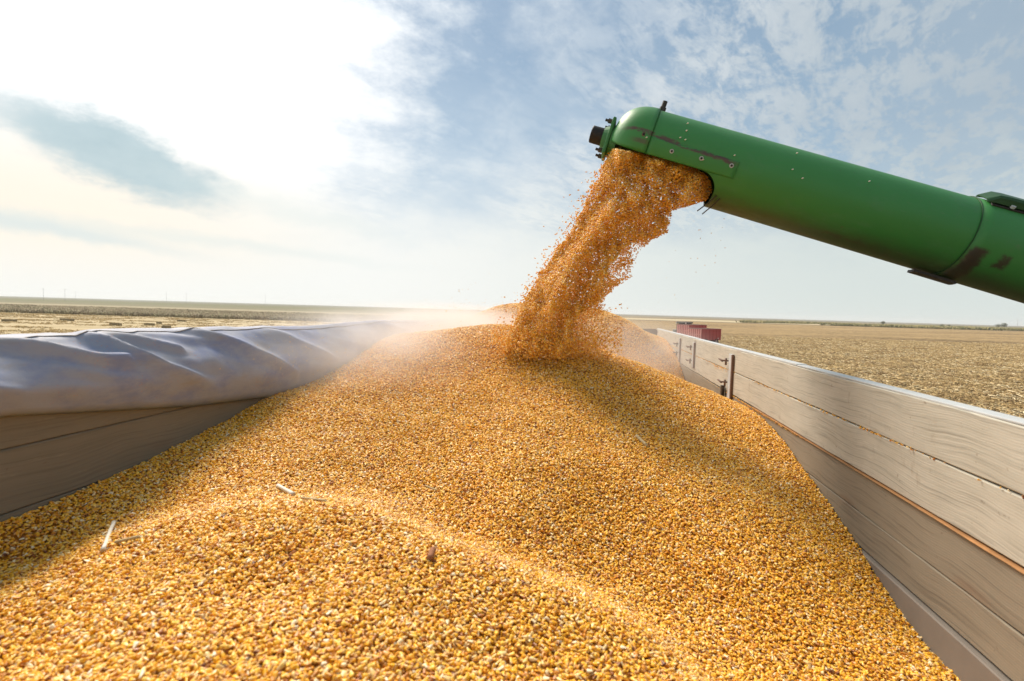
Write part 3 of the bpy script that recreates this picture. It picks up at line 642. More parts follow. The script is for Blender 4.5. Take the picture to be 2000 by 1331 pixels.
def red_trailer(px, dist, rz, L, W_, z0, z1, label):
    g = to_xy(px, dist)
    root = empty('farm_trailer', (g.x, g.y, 0), BASE_A+rz, label=label, cat='trailer', group='red farm trailers parked on the field')
    t = MB(); th = 0.06         # box: x = length, -x end faces the camera's left
    t.box((0, 0, z0), (L, W_, z0+.08)); t.box((0, 0, z0+.08), (L, th, z1)); t.box((0, W_-th, z0+.08), (L, W_, z1))
    t.box((0, th, z0+.08), (th, W_-th, z1)); t.box((L-th, th, z0+.08), (L, W_-th, z1))
    t.build('body', 'red_paint', root)
    t = MB()
    for i in range(7):
        y = 0.05+(W_-0.22)*i/6; t.box((-.07, y-.05, z0+.05), (-.003, y+.17, z1-.02))
    t.box((-.05, .02, (z0+z1)/2-.04), (-.002, W_-.02, (z0+z1)/2+.04)); t.build('ribbed_end', 'lit_red_paint', root)
    t = MB()
    for i in range(6):
        x = 0.2+(L-0.5)*i/5; t.box((x, -.05, z0+.05), (x+.1, -.003, z1-.03))
    t.build('side_ribs', 'red_paint', root)
    t = MB(); t.box((-.08, -.07, z1+.002), (L+.08, .07, z1+.07)); t.box((-.08, W_-.07, z1+.002), (L+.08, W_+.07, z1+.07)); t.box((-.08, .072, z1+.002), (.07, W_-.072, z1+.07)); t.box((L-.07, .072, z1+.002), (L+.08, W_-.072, z1+.07))
    t.build('rim_rail', 'pale_rim', root)
    t = MB(); t.box((.2, W_*.25, z0-.25), (L-.2, W_*.35, z0-.003)); t.box((.2, W_*.65, z0-.25), (L-.2, W_*.75, z0-.003)); t.box((L*.25-.06, .1, .42), (L*.25+.06, W_-.1, .54)); t.box((L*.78-.06, .1, .42), (L*.78+.06, W_-.1, .54))
    t.build('chassis', 'dark_steel', root)
    for x in (L*.25, L*.78):
        for y in (0.12, W_-0.12): wheel(root, x, y, 0.48, 0.3)
    t = MB(); t.box((L*.82, -.075, z0+.25), (L*.88, -.052, z0+.33)); t.build('reflector', 'cab_white', root)
    t = MB(); t.tube([(-1.6, W_/2, .6), (0, W_/2, z0-.1)], .06, 8); t.build('drawbar', 'dark_steel', root)
red_trailer(1370, 74, R(31), 4.4, 2.4, 0.72, 2.35, 'nearer red trailer with pale ribbed end, parked right of the other')
red_trailer(1345, 84, R(31), 4.4, 2.4, 0.9, 2.7, 'farther red trailer with pale ribbed end, hitched behind the grey tractor')
g = to_xy(1334, 91)
tr = empty('tractor', (g.x, g.y, 0), BASE_A+R(25), label='grey tractor with pale cab roof behind the red trailers', cat='tractor')
t = MB(); t.box((-2.0, -.45, .9), (-.5, .45, 1.75), bev=.06); t.build('hood', 'tractor_grey', tr, True)
t = MB(); t.box((-.48, -.8, 1.0), (1.2, .8, 1.7), bev=.04); t.build('cab_base', 'tractor_grey', tr)
t = MB(); t.box((-.4, -.74, 1.703), (1.1, .74, 2.85), bev=.03); t.build('cab_window', 'cab_glass', tr)
t = MB(); t.box((-.7, -.95, 2.86), (1.35, .95, 3.12), bev=.05); t.build('roof', 'tractor_grey', tr)
for s in (-1, 1):
    for xx in (-.42, 1.12): t = MB(); t.tube([(xx, s*.78, 1.7), (xx, s*.78, 2.86)], .05, 6); t.build('cab_pillar', 'tractor_grey', tr)
    wheel(tr, .75, s*1.0, .85, .45); wheel(tr, -1.6, s*.85, .55, .35)
    t = MB(); t.box((-.6, s*1.15-.1, 2.75), (-.5, s*1.15+.1, 3.05)); t.build('work_lamp', 'cab_white', tr)
t = MB(); t.tube([(-1.2, .3, 1.7), (-1.2, .3, 2.9)], .06, 8); t.build('exhaust', 'dark_steel', tr)
t = MB(); t.tube([(-1.75, -.9, .4), (-1.05, -.9, 2.6)], .06, 6); t.tube([(-1.55, -1.2, .4), (-.85, -1.2, 2.6)], .06, 6)
for k in range(6): u = .1+k*.15; t.tube([(-1.75+.7*u, -.9, .4+2.2*u), (-1.55+.7*u, -1.2, .4+2.2*u)], .035, 5)
t.build('ladder', 'dark_steel', tr)

# ---------------------------------------------------------------- trailer we stand in
def Z(drop): return CAMZ-drop
body = empty('grain_trailer', ((XL+XR)/2, (YF+YB)/2, 0), label='long wooden sided grain trailer full of yellow corn in the foreground', cat='trailer')
BO = Vector(body.location)
def bpart(mb, name, material, smooth=False, mats=None, parent=None):
    mb.v = [v-BO for v in mb.v]; return mb.build(name, material, parent or body, smooth, mats)
def plank(xin, xout, zt, zb, name, material, yend=YF, seed=0, wob=0.003, split=()):
    """one long board with slightly uneven edges; xin is the inside face"""
    n = 160; v = []; f = []
    for i in range(n+1):
        y = YB + (yend-YB)*(i/n)
        a = wob*n3(y*2.2, seed, 1)+wob*.5*n3(y*9, seed, 2); c_ = wob*n3(y*2.0, seed+9, 1)+wob*.5*n3(y*8, seed+4, 2); q = 0.002*n3(y*1.5, seed, 5)
        cm = 0.003
        si = 1 if xin > xout else -1
        xi = xin-0.0+q
        v += [(xi, y, zb+c_+cm), (xi, y, zt+a-cm), (xi-si*cm, y, zt+a), (xout, y, zt+a), (xout, y, zb+c_), (xi-si*cm, y, zb+c_)]
    for i in range(n):
        for k in range(6): f.append((i*6+k, i*6+(k+1)%6, (i+1)*6+(k+1)%6, (i+1)*6+k))
    f += [tuple(range(6)), tuple(n*6+k for k in reversed(range(6)))]
    m_ = MB(); m_.add(v, f); return bpart(m_, name, material)
TH = 0.035
plank(XR, XR+TH, Z(.220), Z(.3695), 'side_board', 'dusty_board', seed=1)
plank(XR, XR+TH, Z(.3735), Z(.5225), 'side_board', 'dusty_board', seed=2)
plank(XR+.001, XR+TH, Z(.530), Z(.664), 'side_board', 'bare_board', seed=3, wob=.004)
plank(XR+.001, XR+TH, Z(.6665), Z(.780), 'side_board', 'bare_board', seed=4, wob=.002)
plank(XR-.012, XR+TH, Z(.785), Z(1.6), 'lower_rail', 'grey_rail', seed=5, wob=.001)
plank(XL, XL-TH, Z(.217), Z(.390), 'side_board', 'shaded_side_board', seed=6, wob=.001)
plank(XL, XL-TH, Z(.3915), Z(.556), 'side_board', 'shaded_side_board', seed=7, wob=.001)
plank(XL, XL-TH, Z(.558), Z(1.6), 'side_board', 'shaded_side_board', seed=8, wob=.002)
# cap along the top of the right side: battens of uneven length
for (y0, y1, o_, rz_) in ((YB, 2.57, .0, 0), (2.575, 3.70, .003, 0), (3.705, 5.08, .001, 0), (5.085, YF, .004, 0)):
    m_ = MB(); m_.box((XR+.004, y0, Z(.2195)), (XR+.052, y1, Z(.213)+o_), bev=.002); bpart(m_, 'top_batten', 'board_cap')
# bare wood edge seen in the second gap
n = 120; v = []; f = []
for i in range(n+1):
    y = YB+(3.2-YB)*i/n; w = 0.0035+0.0035*n3(y*2.1, 3, 3)+.002*n3(y*11, 3, 3)
    w *= min(1, max(0.12, (2.6-y)/1.3))
    v += [(XR-.004, y, Z(.5235)-.0025), (XR-.007, y, Z(.5235)-.0025-w), (XR+.01, y, Z(.5235)-.0035-w), (XR+.01, y, Z(.5235)-.0025)]
for i in range(n):
    for k in range(4): f.append((i*4+k, i*4+(k+1)%4, (i+1)*4+(k+1)%4, (i+1)*4+k))
m_ = MB(); m_.add(v, f); bpart(m_, 'split_edge', 'raw_wood_edge')
# front and rear walls, floor, chassis
m_ = MB(); m_.box((XL+.002, YF, Z(1.6)), (XR-.002, YF+.04, Z(.22))); bpart(m_, 'front_wall', 'grey_rail')
m_ = MB(); m_.box((XL+.002, YB-.04, Z(1.6)), (XR-.014, YB, Z(.22))); bpart(m_, 'rear_wall', 'grey_rail')
m_ = MB(); m_.box((XL-.03, YB-.04, Z(1.66)), (XR+.03, YF+.04, Z(1.603))); bpart(m_, 'floor', 'rusty_steel')
m_ = MB(); m_.box((XL+.5, YB, 1.9), (XL+.65, YF, Z(1.663))); m_.box((XR-.65, YB, 1.9), (XR-.5, YF, Z(1.663)))
for y in (-.6, .7, 5.6, 6.9): m_.box((XL+.1, y-.06, .55), (XR-.1, y+.06, .67)); m_.box((XL+.52, y-.05, .672), (XL+.63, y+.05, 1.898)); m_.box((XR-.63, y-.05, .672), (XR-.52, y+.05, 1.898))
bpart(m_, 'chassis', 'dark_steel')
for y in (-.6, .7, 5.6, 6.9):
    for x in (XL+.12, XR-.12):
        q = empty('wheel_set', (0, 0, 0)); q.name = 'wheel'; q.parent = body; q.location = Vector((x, y, 0))-BO
        q.rotation_euler.z = R(90); wheel(q, 0, 0, .61, .32)
# steel posts, hooks and hinge bars on the inside of the right side
def post(y, zt, zb):
    m_ = MB(); m_.box((XR-.016, y-.012, Z(zb)), (XR-.0015, y+.012, Z(zt)), bev=.002); bpart(m_, 'steel_post', 'rusty_steel')
    m_ = MB(); m_.box((XR-.008, y+.018, Z(zb)), (XR-.0012, y+.11, Z(zt)), bev=.001); bpart(m_, 'splice_plate', 'board_cap')
post(3.65, .254, .70); post(5.02, .25, .49); post(5.85, .248, .66); post(8.12, .23, .35)
def hook(y, drop):
    m_ = MB(); m_.tube([(XR-.002, y, Z(drop)), (XR-.045, y, Z(drop)+.002)], .006, 8); m_.tube([(XR-.045, y-.004, Z(drop)-.002), (XR-.047, y+.06, Z(drop)+.004), (XR-.047, y+.10, Z(drop)+.004)], [.007, .006, .004], 8)
    m_.tube([(XR-.02, y, Z(drop)-.03), (XR-.02, y, Z(drop)+.018)], .007, 8)
    bpart(m_, 'hook', 'rusty_steel', True)
for y, d in ((3.78, .307), (3.78, .458), (5.15, .30), (5.15, .43), (6.0, .32), (6.0, .42)): hook(y, d)
m_ = MB(); m_.box((XR-.03, 3.82, Z(.60)), (XR-.008, 3.86, Z(.49)), bev=.003); m_.tube([(XR-.025, 3.74, Z(.605)), (XR-.025, 3.95, Z(.60))], .012, 8); bpart(m_, 'hinge_bar', 'dark_steel')

# ---------------------------------------------------------------- tarp bundled over the left side
def gline(Y, v, pts, wid):
    best = 1e9
    for (a, b_), (c_, d_) in zip(pts[:-1], pts[1:]):
        ax, ay, bx, by = a*1.0, b_*.22, c_*1.0, d_*.22; px_, py_ = Y, v*.22
        L2 = (bx-ax)**2+(by-ay)**2; t_ = max(0, min(1, ((px_-ax)*(bx-ax)+(py_-ay)*(by-ay))/L2)); q = math.hypot(px_-ax-t_*(bx-ax), py_-ay-t_*(by-ay)); best = min(best, q)
    return math.exp(-(best/wid)**1.5)
def tl(pts): return [(yw(px, XL), v) for px, v in pts]
RIDGES = [(tl([(186, .0), (203, .13), (245, .38), (297, .59), (399, .86)]), .020, .032), (tl([(200, .05), (228, .12), (280, .22), (345, .38)]), .014, .022),
          (tl([(-160, .0), (0, .16), (80, .27), (150, .42), (228, .47)]), .018, .032), (tl([(370, .0), (400, .10), (462, .32), (560, .78)]), .018, .026),
          (tl([(500, .0), (560, .2), (640, .7)]), .025, .022), (tl([(-400, .1), (-150, .6), (0, .80)]), .03, .03),
          (tl([(60, .0), (120, .12), (175, .10)]), .014, .014), (tl([(0, .78), (120, .80), (240, .86)]), .028, .016), (tl([(400, .86), (470, .80), (540, .84)]), .03, .018),
          (tl([(250, .45), (330, .52), (400, .50)]), .03, .010), (tl([(300, .12), (360, .16), (420, .26), (470, .30)]), .014, .012), (tl([(90, .48), (160, .60), (260, .72)]), .022, .010),
          ([(3.4, .0), (4.0, .6)], .04, .025), ([(4.6, .0), (5.3, .7)], .05, .03), ([(5.8, .0), (6.6, .8)], .05, .03)]
nu, nv_ = 420, 46
ys = [YB+(2.6-YB)*i/280 for i in range(280)] + [2.6+(YF-.02-2.6)*i/(nu-280) for i in range(nu-280+1)]
tv = []; tf = []
for Y in ys:
    hem = np.interp(Y, [-1.6, 1.05, 1.65, 2.1, 3.0, 8.2], [.29, .304, .388, .427, .44, .44])
    top = .106 + .006*math.sin(Y*3.1)+.006*n3(Y*1.7, 5)+.004*n3(Y*6, 2) + .008*math.exp(-((Y-1.30)/.04)**2) + .004*math.exp(-((Y-1.67)/.04)**2)
    for j in range(nv_+1):
        v = j/nv_
        if v < .30:                          # outside drop and over the top
            a = v/.30; xx = XL-.075-.10*math.sin(a*math.pi/2*1.0)*(1-a)**.5 if a < .6 else 0
            ang_ = math.pi*(1-.5*a)            # from outer side to crest
            x = XL-.10+.105*math.cos(ang_)*(1.0); z = Z(top) - .20*(1-a)**1.6
            x = XL-.10+.105*math.cos(math.pi*(1-.5*a))
        else:
            a = (v-.30)/.70                   # 0 crest, 1 hem
            x = XL-.10+.155*math.sin(min(1, a*1.35)*math.pi/2) - .018*max(0, a-.74)/.26
            z = Z(top) - (hem-top)*(a**1.35*.75+a*.25)
            disp = 0.0
            for pts, wid, amp in RIDGES: disp = max(disp, amp*gline(Y, a, pts, wid))
            env = math.sin(min(1, a*4)*math.pi/2)*(1-.5*a**4)
            disp = disp*env + .008*n3(Y*4, a*2.5, 1)*env + .004*n3(Y*12-a*5, a*6, 2)+.006*abs(n3(Y*5-a*4, a*3, 21)) + .010*n3(Y*1.5-a*1.2, a*1.5, 7)*env
            nx, nz = .6, .8
            x += disp*nx; z += disp*nz*(1-a**6)
            if a > .93: x -= .022*((a-.93)/.07)**1.5
        tv.append((x, Y, z))
for i in range(len(ys)-1):
    for j in range(nv_): tf.append((i*(nv_+1)+j, i*(nv_+1)+j+1, (i+1)*(nv_+1)+j+1, (i+1)*(nv_+1)+j))
tarp = mesh_obj('tarp', tv, tf, 'tarp_vinyl', smooth=True); sm = tarp.modifiers.new('thick', 'SOLIDIFY'); sm.thickness = 0.003; sm.offset = -1
def seam_along(j, rad, name):
    m_ = MB(); pts_ = [Vector(tv[i*(nv_+1)+j]) for i in range(0, len(ys))]; out = []
    for i, p_ in enumerate(pts_):
        a_ = Vector(tv[min(i+1, len(ys)-1)*(nv_+1)+j])-Vector(tv[max(i-1, 0)*(nv_+1)+j]); b__ = Vector(tv[i*(nv_+1)+j+1])-Vector(tv[i*(nv_+1)+j-1]); nn = a_.cross(b__).normalized()
        if nn.z < 0: nn = -nn
        out.append(p_+nn*.0015)
    m_.tube(out, rad, 5); m_.build(name, 'tarp_thread', tarp, True)
flat('tarp_thread', (0.27, 0.235, 0.20), 0.8, 0.3, 60)
seam_along(17, .0016, 'seam'); seam_along(nv_-2, .0014, 'hem_stitching')
tag(tarp, label='dusty lilac grey tarp bundled in folds over the left trailer side', cat='tarp')

# ---------------------------------------------------------------- corn heap
ctrl = []
def cp(px, py, Y): p_ = P(px, py, Y); ctrl.append((p_.x, p_.y, p_.z))
for px, py in ((1880, 1331), (1750, 1172), (1690, 1090), (1620, 988), (1545, 880), (1505, 832), (1430, 787), (1340, 748), (1325, 703), (1290, 660)): cp(px, py, yw(px, XR, py))
for px, py in ((0, 1022), (120, 975), (250, 917), (380, 855), (520, 777)): cp(px, py, yw(px, XL, py))
for px, py, Y in ((690, 702, 2.85), (840, 652, 4.3), (930, 616, 6.0), (1060, 609, 6.8), (1180, 618, 6.8), (1230, 640, 7.2), (1260, 655, 5.6),
                  (1080, 672, 3.0), (1000, 640, 3.2), (930, 642, 3.2), (1170, 700, 2.9), (1250, 735, 2.8), (1330, 765, 2.9),
                  (1000, 720, 2.72), (1000, 800, 2.25), (1000, 900, 1.8), (1000, 1000, 1.52), (900, 1062, 1.20), (900, 1046, 1.40), (1000, 1108, 1.14), (1000, 1086, 1.34), (1250, 1222, 1.06), (1250, 1188, 1.32), (1000, 1331, .80),
                  (600, 800, 2.05), (600, 900, 1.6), (600, 962, 1.40), (600, 988, 1.15), (500, 1331, .61), (250, 1200, .73), (500, 1150, .85), (760, 1008, 1.18), (760, 988, 1.42),
                  (200, 1056, 1.05), (200, 1035, 1.14), (0, 1112, .97), (0, 1331, .62), (420, 1003, 1.09), (420, 985, 1.22), (380, 900, 1.5),
                  (800, 740, 2.6), (800, 860, 1.95), (800, 975, 1.55), (1100, 1155, 1.08), (1100, 1128, 1.33), (1100, 1060, 1.5), (1300, 800, 2.6), (1300, 900, 2.08), (1300, 1000, 1.75), 
                  (1400, 1331, 1.12), (1500, 1000, 1.85), (1500, 1150, 1.5), (760, 1331, .67)): cp(px, py, Y)
for x in (-1.4, -.9, -.3, .2, .6, .9):
    ctrl.append((x, .35, Z(.54+.12*(x+.3)))); ctrl.append((x, -.6, Z(.75))); ctrl.append((x, YB, Z(.85))); 
ctrl += [(-1.47, 8.2, Z(.25)), (-.3, 8.2, Z(.12)), (.5, 8.2, Z(.35)), (.93, 8.2, Z(.42)), (-.2, 4.3, Z(.42)), (.3, 4.6, Z(.52)), (-.8, 4.4, Z(.28)), (-1.47, 6, Z(.12))]
ctrl = np.array(ctrl)
def tps(r2): return 0.5*r2*np.log(r2+1e-12)
def fit(c_, lam=6e-4):
    n = len(c_); K = tps(((c_[:, None, :2]-c_[None, :, :2])**2).sum(-1)) + lam*np.eye(n); Pm = np.c_[np.ones(n), c_[:, :2]]
    A = np.block([[K, Pm], [Pm.T, np.zeros((3, 3))]]); return np.linalg.solve(A, np.r_[c_[:, 2], 0, 0, 0])
WT = fit(ctrl)
def hz(x, y):
    x = np.asarray(x, float); y = np.asarray(y, float); sh = x.shape; q = np.c_[x.ravel(), y.ravel()]; out = np.empty(len(q))
    for i in range(0, len(q), 20000):
        s_ = q[i:i+20000]; K = tps(((s_[:, None, :]-ctrl[None, :, :2])**2).sum(-1)); out[i:i+20000] = K @ WT[:-3] + WT[-3] + s_ @ WT[-2:]
    return out.reshape(sh)
gx = np.linspace(XL, XR, 110); gy = np.linspace(YB, YF, 430); GX, GY = np.meshgrid(gx, gy); GZ = hz(GX, GY)
bump_ = np.array([[0.012*n3(x*3.5, y*3.5, 1)+0.006*n3(x*9, y*9, 2) + .003*n3(x*25, y*25, 3) for x in gx] for y in gy]); GZ = GZ + bump_
def hs(x, y):                                 # bilinear height of the finished heap
    fx = np.clip((x-XL)/(XR-XL)*(len(gx)-1), 0, len(gx)-1.001); fy = np.clip((y-YB)/(YF-YB)*(len(gy)-1), 0, len(gy)-1.001)
    i = fx.astype(int); j = fy.astype(int); a = fx-i; b_ = fy-j
    return (GZ[j, i]*(1-a)*(1-b_)+GZ[j, i+1]*a*(1-b_)+GZ[j+1, i]*(1-a)*b_+GZ[j+1, i+1]*a*b_)
sv = np.c_[GX.ravel(), GY.ravel(), GZ.ravel()-.006]; nxg = len(gx)
sf = [(j*nxg+i, j*nxg+i+1, (j+1)*nxg+i+1, (j+1)*nxg+i) for j in range(len(gy)-1) for i in range(nxg-1)]
px_, py_ = [], []
def layer(y0, y1, sp):
    a = np.arange(XL+.004, XR-.004, sp); b_ = np.arange(y0, y1, sp*.95); A, B = np.meshgrid(a, b_); A = A+rng.uniform(-.5, .5, A.shape)*sp; B = B+rng.uniform(-.5, .5, B.shape)*sp
    px_.append(A.ravel()); py_.append(B.ravel())
for k in range(2): layer(.30, 3.6, .0098)
layer(.30, 2.3, .0125)
for k in range(2): layer(3.6, YF, .0128)
hx = np.clip(np.concatenate(px_), XL+.005, XR-.005); hy = np.concatenate(py_)
# keep what the lens and its neighbourhood could see
keep = (np.abs(hx)*0.9 < hy*1.35+.25); hx = hx[keep]; hy = hy[keep]
nk = len(hx); far = np.clip((hy-3.0)/3.0, 0, 1)
hzv = hs(hx, hy) + rng.uniform(-.004, .004, nk)
e = .01; sxl = (hs(hx+e, hy)-hs(hx-e, hy))/(2*e); syl = (hs(hx, hy+e)-hs(hx, hy-e))/(2*e)
rot = np.stack([np.arctan(syl)+rng.normal(0, .42, nk), -np.arctan(sxl)+rng.normal(0, .55, nk), rng.uniform(0, 6.283, nk)], 1)
sz = KL*np.where(rng.random(nk) < .08, rng.uniform(.45, .7, nk), rng.uniform(.78, 1.18, nk))*(1+.25*far); scl = np.stack([sz*rng.uniform(.85, 1.1, nk), sz, sz*rng.uniform(.85, 1.2, nk)], 1)
rnd = rng.random(nk)
scatter('corn_heap', KERN, np.c_[hx, hy, hzv], rot, scl, rnd, 'corn_kernel', sheet=(sv, sf), sheet_mat='corn_deep', origin=(-.25, 2.5, 3.5),
        label='heaped yellow corn kernels filling the trailer', cat='corn', kind='stuff')
print('heap kernels', nk)

# grains stuck in the gaps of the right side and lying on the posts
gp = []
for k in range(520):
    y = random.uniform(1.25, 6.5); g1 = n3(y*1.3, 0, 3); 
    if 1.28 < y < 1.60 and random.random() < .8: continue
    if g1 < -.15 and random.random() < .8: continue
    gp.append((XR+random.uniform(-.004, .004), y, Z(.3715)+random.uniform(-.003, .003)))
for k in range(420):
    y = 2.35+abs(random.gauss(0, .5))+random.random()*.8
    gp.append((XR+random.uniform(-.006, .002), y, Z(.528)-abs(random.gauss(0, .004))))
for k in range(60):
    y = random.gauss(4.05, .12); gp.append((XR-.003, y, Z(.3715)-abs(random.gauss(0, .012))))
gp = np.array(gp); ng_ = len(gp); sz = KL*rng.uniform(.40, .80, ng_)
scatter('caught_grain', KERN, gp, rng.uniform(0, 6.28, (ng_, 3)), np.stack([sz]*3, 1), rng.random(ng_), 'corn_kernel', origin=(XR, 3, Z(.4)),
        label='corn kernels caught in the gaps between the right side boards', cat='corn', kind='stuff')

# ---------------------------------------------------------------- unloading auger
def iy(px): return 2.74
A0 = P(1262, 291, iy(1262)); A1 = P(1960, 493, iy(1960))
ax = (A1-A0).normalized(); upv = (Vector((0, 0, 1))-ax*ax.z).normalized(); side = ax.cross(upv).normalized()   # side points away from the camera
if side.y < 0: side = -side
TR = 0.186
aug = bpy.data.objects.new('unloading_auger', None); col.objects.link(aug); aug.empty_display_size = .1
AM = Matrix.Translation(A0) @ Matrix((ax, side, upv)).transposed().to_4x4(); aug.matrix_world = AM
tag(aug, label='green combine unloading auger pouring corn from its cut away spout', cat='auger')
def sat(px, py): return (P(px, py, iy(px))-A0).dot(ax)      # distance along the tube of a point of the photograph
def tp(s, th, r_): return Vector((s, -math.cos(th)*r_, math.sin(th)*r_))      # th 0 = camera side, pi/2 = top
def patch(s0f, s1, th0, th1, r_, ns_, nt): 
    v = []; f = []
    for j in range(nt+1):
        th = th0+(th1-th0)*j/nt; s0 = s0f(th)
        for i in range(ns_+1): v.append(tp(s0+(s1-s0)*i/ns_, th, r_))
    for j in range(nt):
        for i in range(ns_): f.append((j*(ns_+1)+i, j*(ns_+1)+i+1, (j+1)*(ns_+1)+i+1, (j+1)*(ns_+1)+i))
    return v, f
TE = -8*math.pi/60; SO = 0.375; RO = TR*math.pi/6; S_JOINT = sat(1862, 465); S_END = 4.6
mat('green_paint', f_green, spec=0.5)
def s_open(th):                              # start of the tube wall below the opening edge
    d = min(abs(TE-th), abs(th-(-math.pi-TE)))*TR
    return SO if d >= RO else SO-RO*(1-math.sqrt(max(0, 1-((RO-d)/RO)**2)))*1.0
mb = MB(); v, f = patch(lambda th: SO, S_JOINT, math.pi, 3*math.pi, TR, 80, 240); mb.add(v, f)
v, f = patch(lambda th: 0.0, SO, TE, math.pi-TE, TR, 20, 152); mb.add(v, f)
for th0, th1 in ((TE-RO/TR, TE), (math.pi-TE, math.pi-TE+RO/TR)):
    v, f = patch(lambda th: s_open(th if th < 1 else th-2*math.pi), SO, th0, th1, TR, 6, 20); mb.add(v, f)
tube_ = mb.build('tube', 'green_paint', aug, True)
bm = bmesh.new(); bm.from_mesh(tube_.data); bmesh.ops.remove_doubles(bm, verts=bm.verts[:], dist=2e-4); bmesh.ops.recalc_face_normals(bm, faces=bm.faces[:])
if sum(f_.normal.dot(Vector((0, f_.calc_center_median().y, f_.calc_center_median().z))) for f_ in bm.faces) < 0: bmesh.ops.reverse_faces(bm, faces=bm.faces[:])
bm.to_mesh(tube_.data); bm.free()
q = tube_.modifiers.new('t', 'SOLIDIFY'); q.thickness = .004; q.offset = -1
# outer sleeve beyond the joint
mb = MB(); v, f = patch(lambda th: S_JOINT-.02, S_END, math.pi, 3*math.pi, TR+.004, 60, 96); mb.add(v, f)
q = mb.build('sleeve_tube', 'green_paint', aug, True).modifiers.new('t', 'SOLIDIFY'); q.thickness = .005; q.offset = -1
# hood: rounded end
mb = MB(); v = []; f = []; nc = 22; nt = 48; LEN = .185
for i in range(nc+1):
    a = i/nc*math.pi/2*.93; s_ = -LEN*math.sin(a)**.85; r_ = (TR+.003)*math.cos(a)**.72
    for j in range(nt+1): v.append(tp(s_+.004, TE+(math.pi-2*TE)*j/nt, r_))
for i in range(nc):
    for j in range(nt): f.append((i*(nt+1)+j, i*(nt+1)+j+1, (i+1)*(nt+1)+j+1, (i+1)*(nt+1)+j))
mb.add(v, f); hood = mb.build('hood', 'green_paint', aug, True); q = hood.modifiers.new('t', 'SOLIDIFY'); q.thickness = .004; q.offset = 1
# end plate, bearing and shaft
mb = MB(); mb.tube([(-.150, 0, -.01), (-.185, 0, -.01)], [.085, .075], 24); mb.box((-.205, -.075, -.10), (-.187, .075, .085), bev=.006); mb.tube([(-.23, 0, -.005), (-.206, 0, -.005)], [.05, .062], 20); mb.build('bearing_flange', 'primer_plate', aug)
mb = MB(); mb.tube([(-.292, 0, -.005), (-.288, 0, -.005), (-.231, 0, -.005)], [.040, .043, .044], 28); mb.build('shaft_cap', 'black_rubber', aug)
for y, z in ((-.05, .065), (.05, .065), (-.05, -.085), (.05, -.085)):
    mb = MB(); mb.tube([(-.225, y, z), (-.206, y, z)], .012, 6); mb.tube([(-.24, y, z), (-.2255, y, z)], .007, 8); mb.build('bolt', 'dark_steel', aug)
mb = MB(); v = []
mb.tube([tp(.012, 1.45, TR+.002), tp(.012, 1.45, TR+.022)], .017, 6); mb.tube([tp(.012, 1.45, TR+.0225), tp(.012, 1.45, TR+.052)], .012, 10); mb.build('clamp_bolt', 'dark_steel', aug)
# seam band at the hood joint and cover plate
mb = MB(); v, f = patch(lambda th: -.002, .004, TE, math.pi-TE, TR+.0035, 1, 48); mb.add(v, f); q = mb.build('seam_band', 'dark_steel', aug).modifiers.new('t', 'SOLIDIFY'); q.thickness = .004
mb = MB(); v, f = patch(lambda th: .0065, .43, TE+.0, TE+.42, TR+.003, 20, 10); mb.add(v, f); q = mb.build('cover_plate', 'green_paint', aug, True).modifiers.new('t', 'SOLIDIFY'); q.thickness = .003; q.offset = -1
for s_, th in ((-.03, .0), (.12, -.20), (.26, -.17), (.40, -.14)):
    mb = MB(); mb.tube([tp(s_, th, TR+.001), tp(s_, th, TR+.006)], .010, 12); o_ = mb.build('rivet_washer', 'board_cap' if s_ > 0 else 'rusty_steel', aug)
    mb = MB(); mb.tube([tp(s_, th, TR+.0062), tp(s_, th, TR+.011)], .0055, 8); mb.build('rivet', 'black_rubber', o_)
# joint flange lugs, top cover rail and bottom latch
mb = MB(); v, f = patch(lambda th: S_JOINT-.023, S_JOINT-.020, 0, 2*math.pi, TR+.005, 1, 96); mb.add(v, f); q = mb.build('joint_ring', 'rail_green', aug).modifiers.new('t', 'SOLIDIFY'); q.thickness = .004
mb = MB()
for thc in (.98, 1.32): 
    pass
v = []; f = []; prof = [(.86, .008), (.90, .030), (.93, .036), (1.30, .036), (1.33, .030), (1.37, .008)]
for i, (s_, k) in enumerate(((S_JOINT, .2), (S_JOINT+.04, .9), (S_JOINT+.08, 1.0), (3.9, 1.0))):
    for th, h in prof: v.append(tp(s_, th, TR+.006+h*k))
for i in range(3):
    for j in range(len(prof)-1): f.append((i*6+j, i*6+j+1, (i+1)*6+j+1, (i+1)*6+j))
mb.add(v, f); q = mb.build('cover_rail', 'rail_green', aug).modifiers.new('t', 'SOLIDIFY'); q.thickness = .006
mb = MB(); v, f = patch(lambda th: S_JOINT+.02, 3.9, .78, .87, TR+.010, 4, 2); mb.add(v, f); q = mb.build('rail_flange', 'dark_steel', aug).modifiers.new('t', 'SOLIDIFY'); q.thickness = .005
for s_ in (S_JOINT+.10, S_JOINT+.22, S_JOINT+.34):
    mb = MB(); mb.tube([tp(s_, .825, TR+.013), tp(s_, .825, TR+.024)], .010, 6); mb.build('rail_bolt', 'board_cap', aug)
mb = MB(); v, f = patch(lambda th: sat(1778, 525), sat(1860, 550), -1.40, -1.65, TR+.012, 6, 4); mb.add(v, f); q = mb.build('latch_strip', 'dark_steel', aug).modifiers.new('t', 'SOLIDIFY'); q.thickness = .012
mb = MB(); mb.tube([tp(SO+.02, -.95, TR+.002), tp(SO+.0, -1.15, TR+.018), tp(SO-.035, -1.35, TR+.055)], .0028, 6); mb.tube([tp(SO+.04, -1.0, TR+.002), tp(SO+.025, -1.2, TR+.018), tp(SO-.005, -1.42, TR+.055)], .0028, 6); mb.build('wire_clip', 'dark_steel', aug)
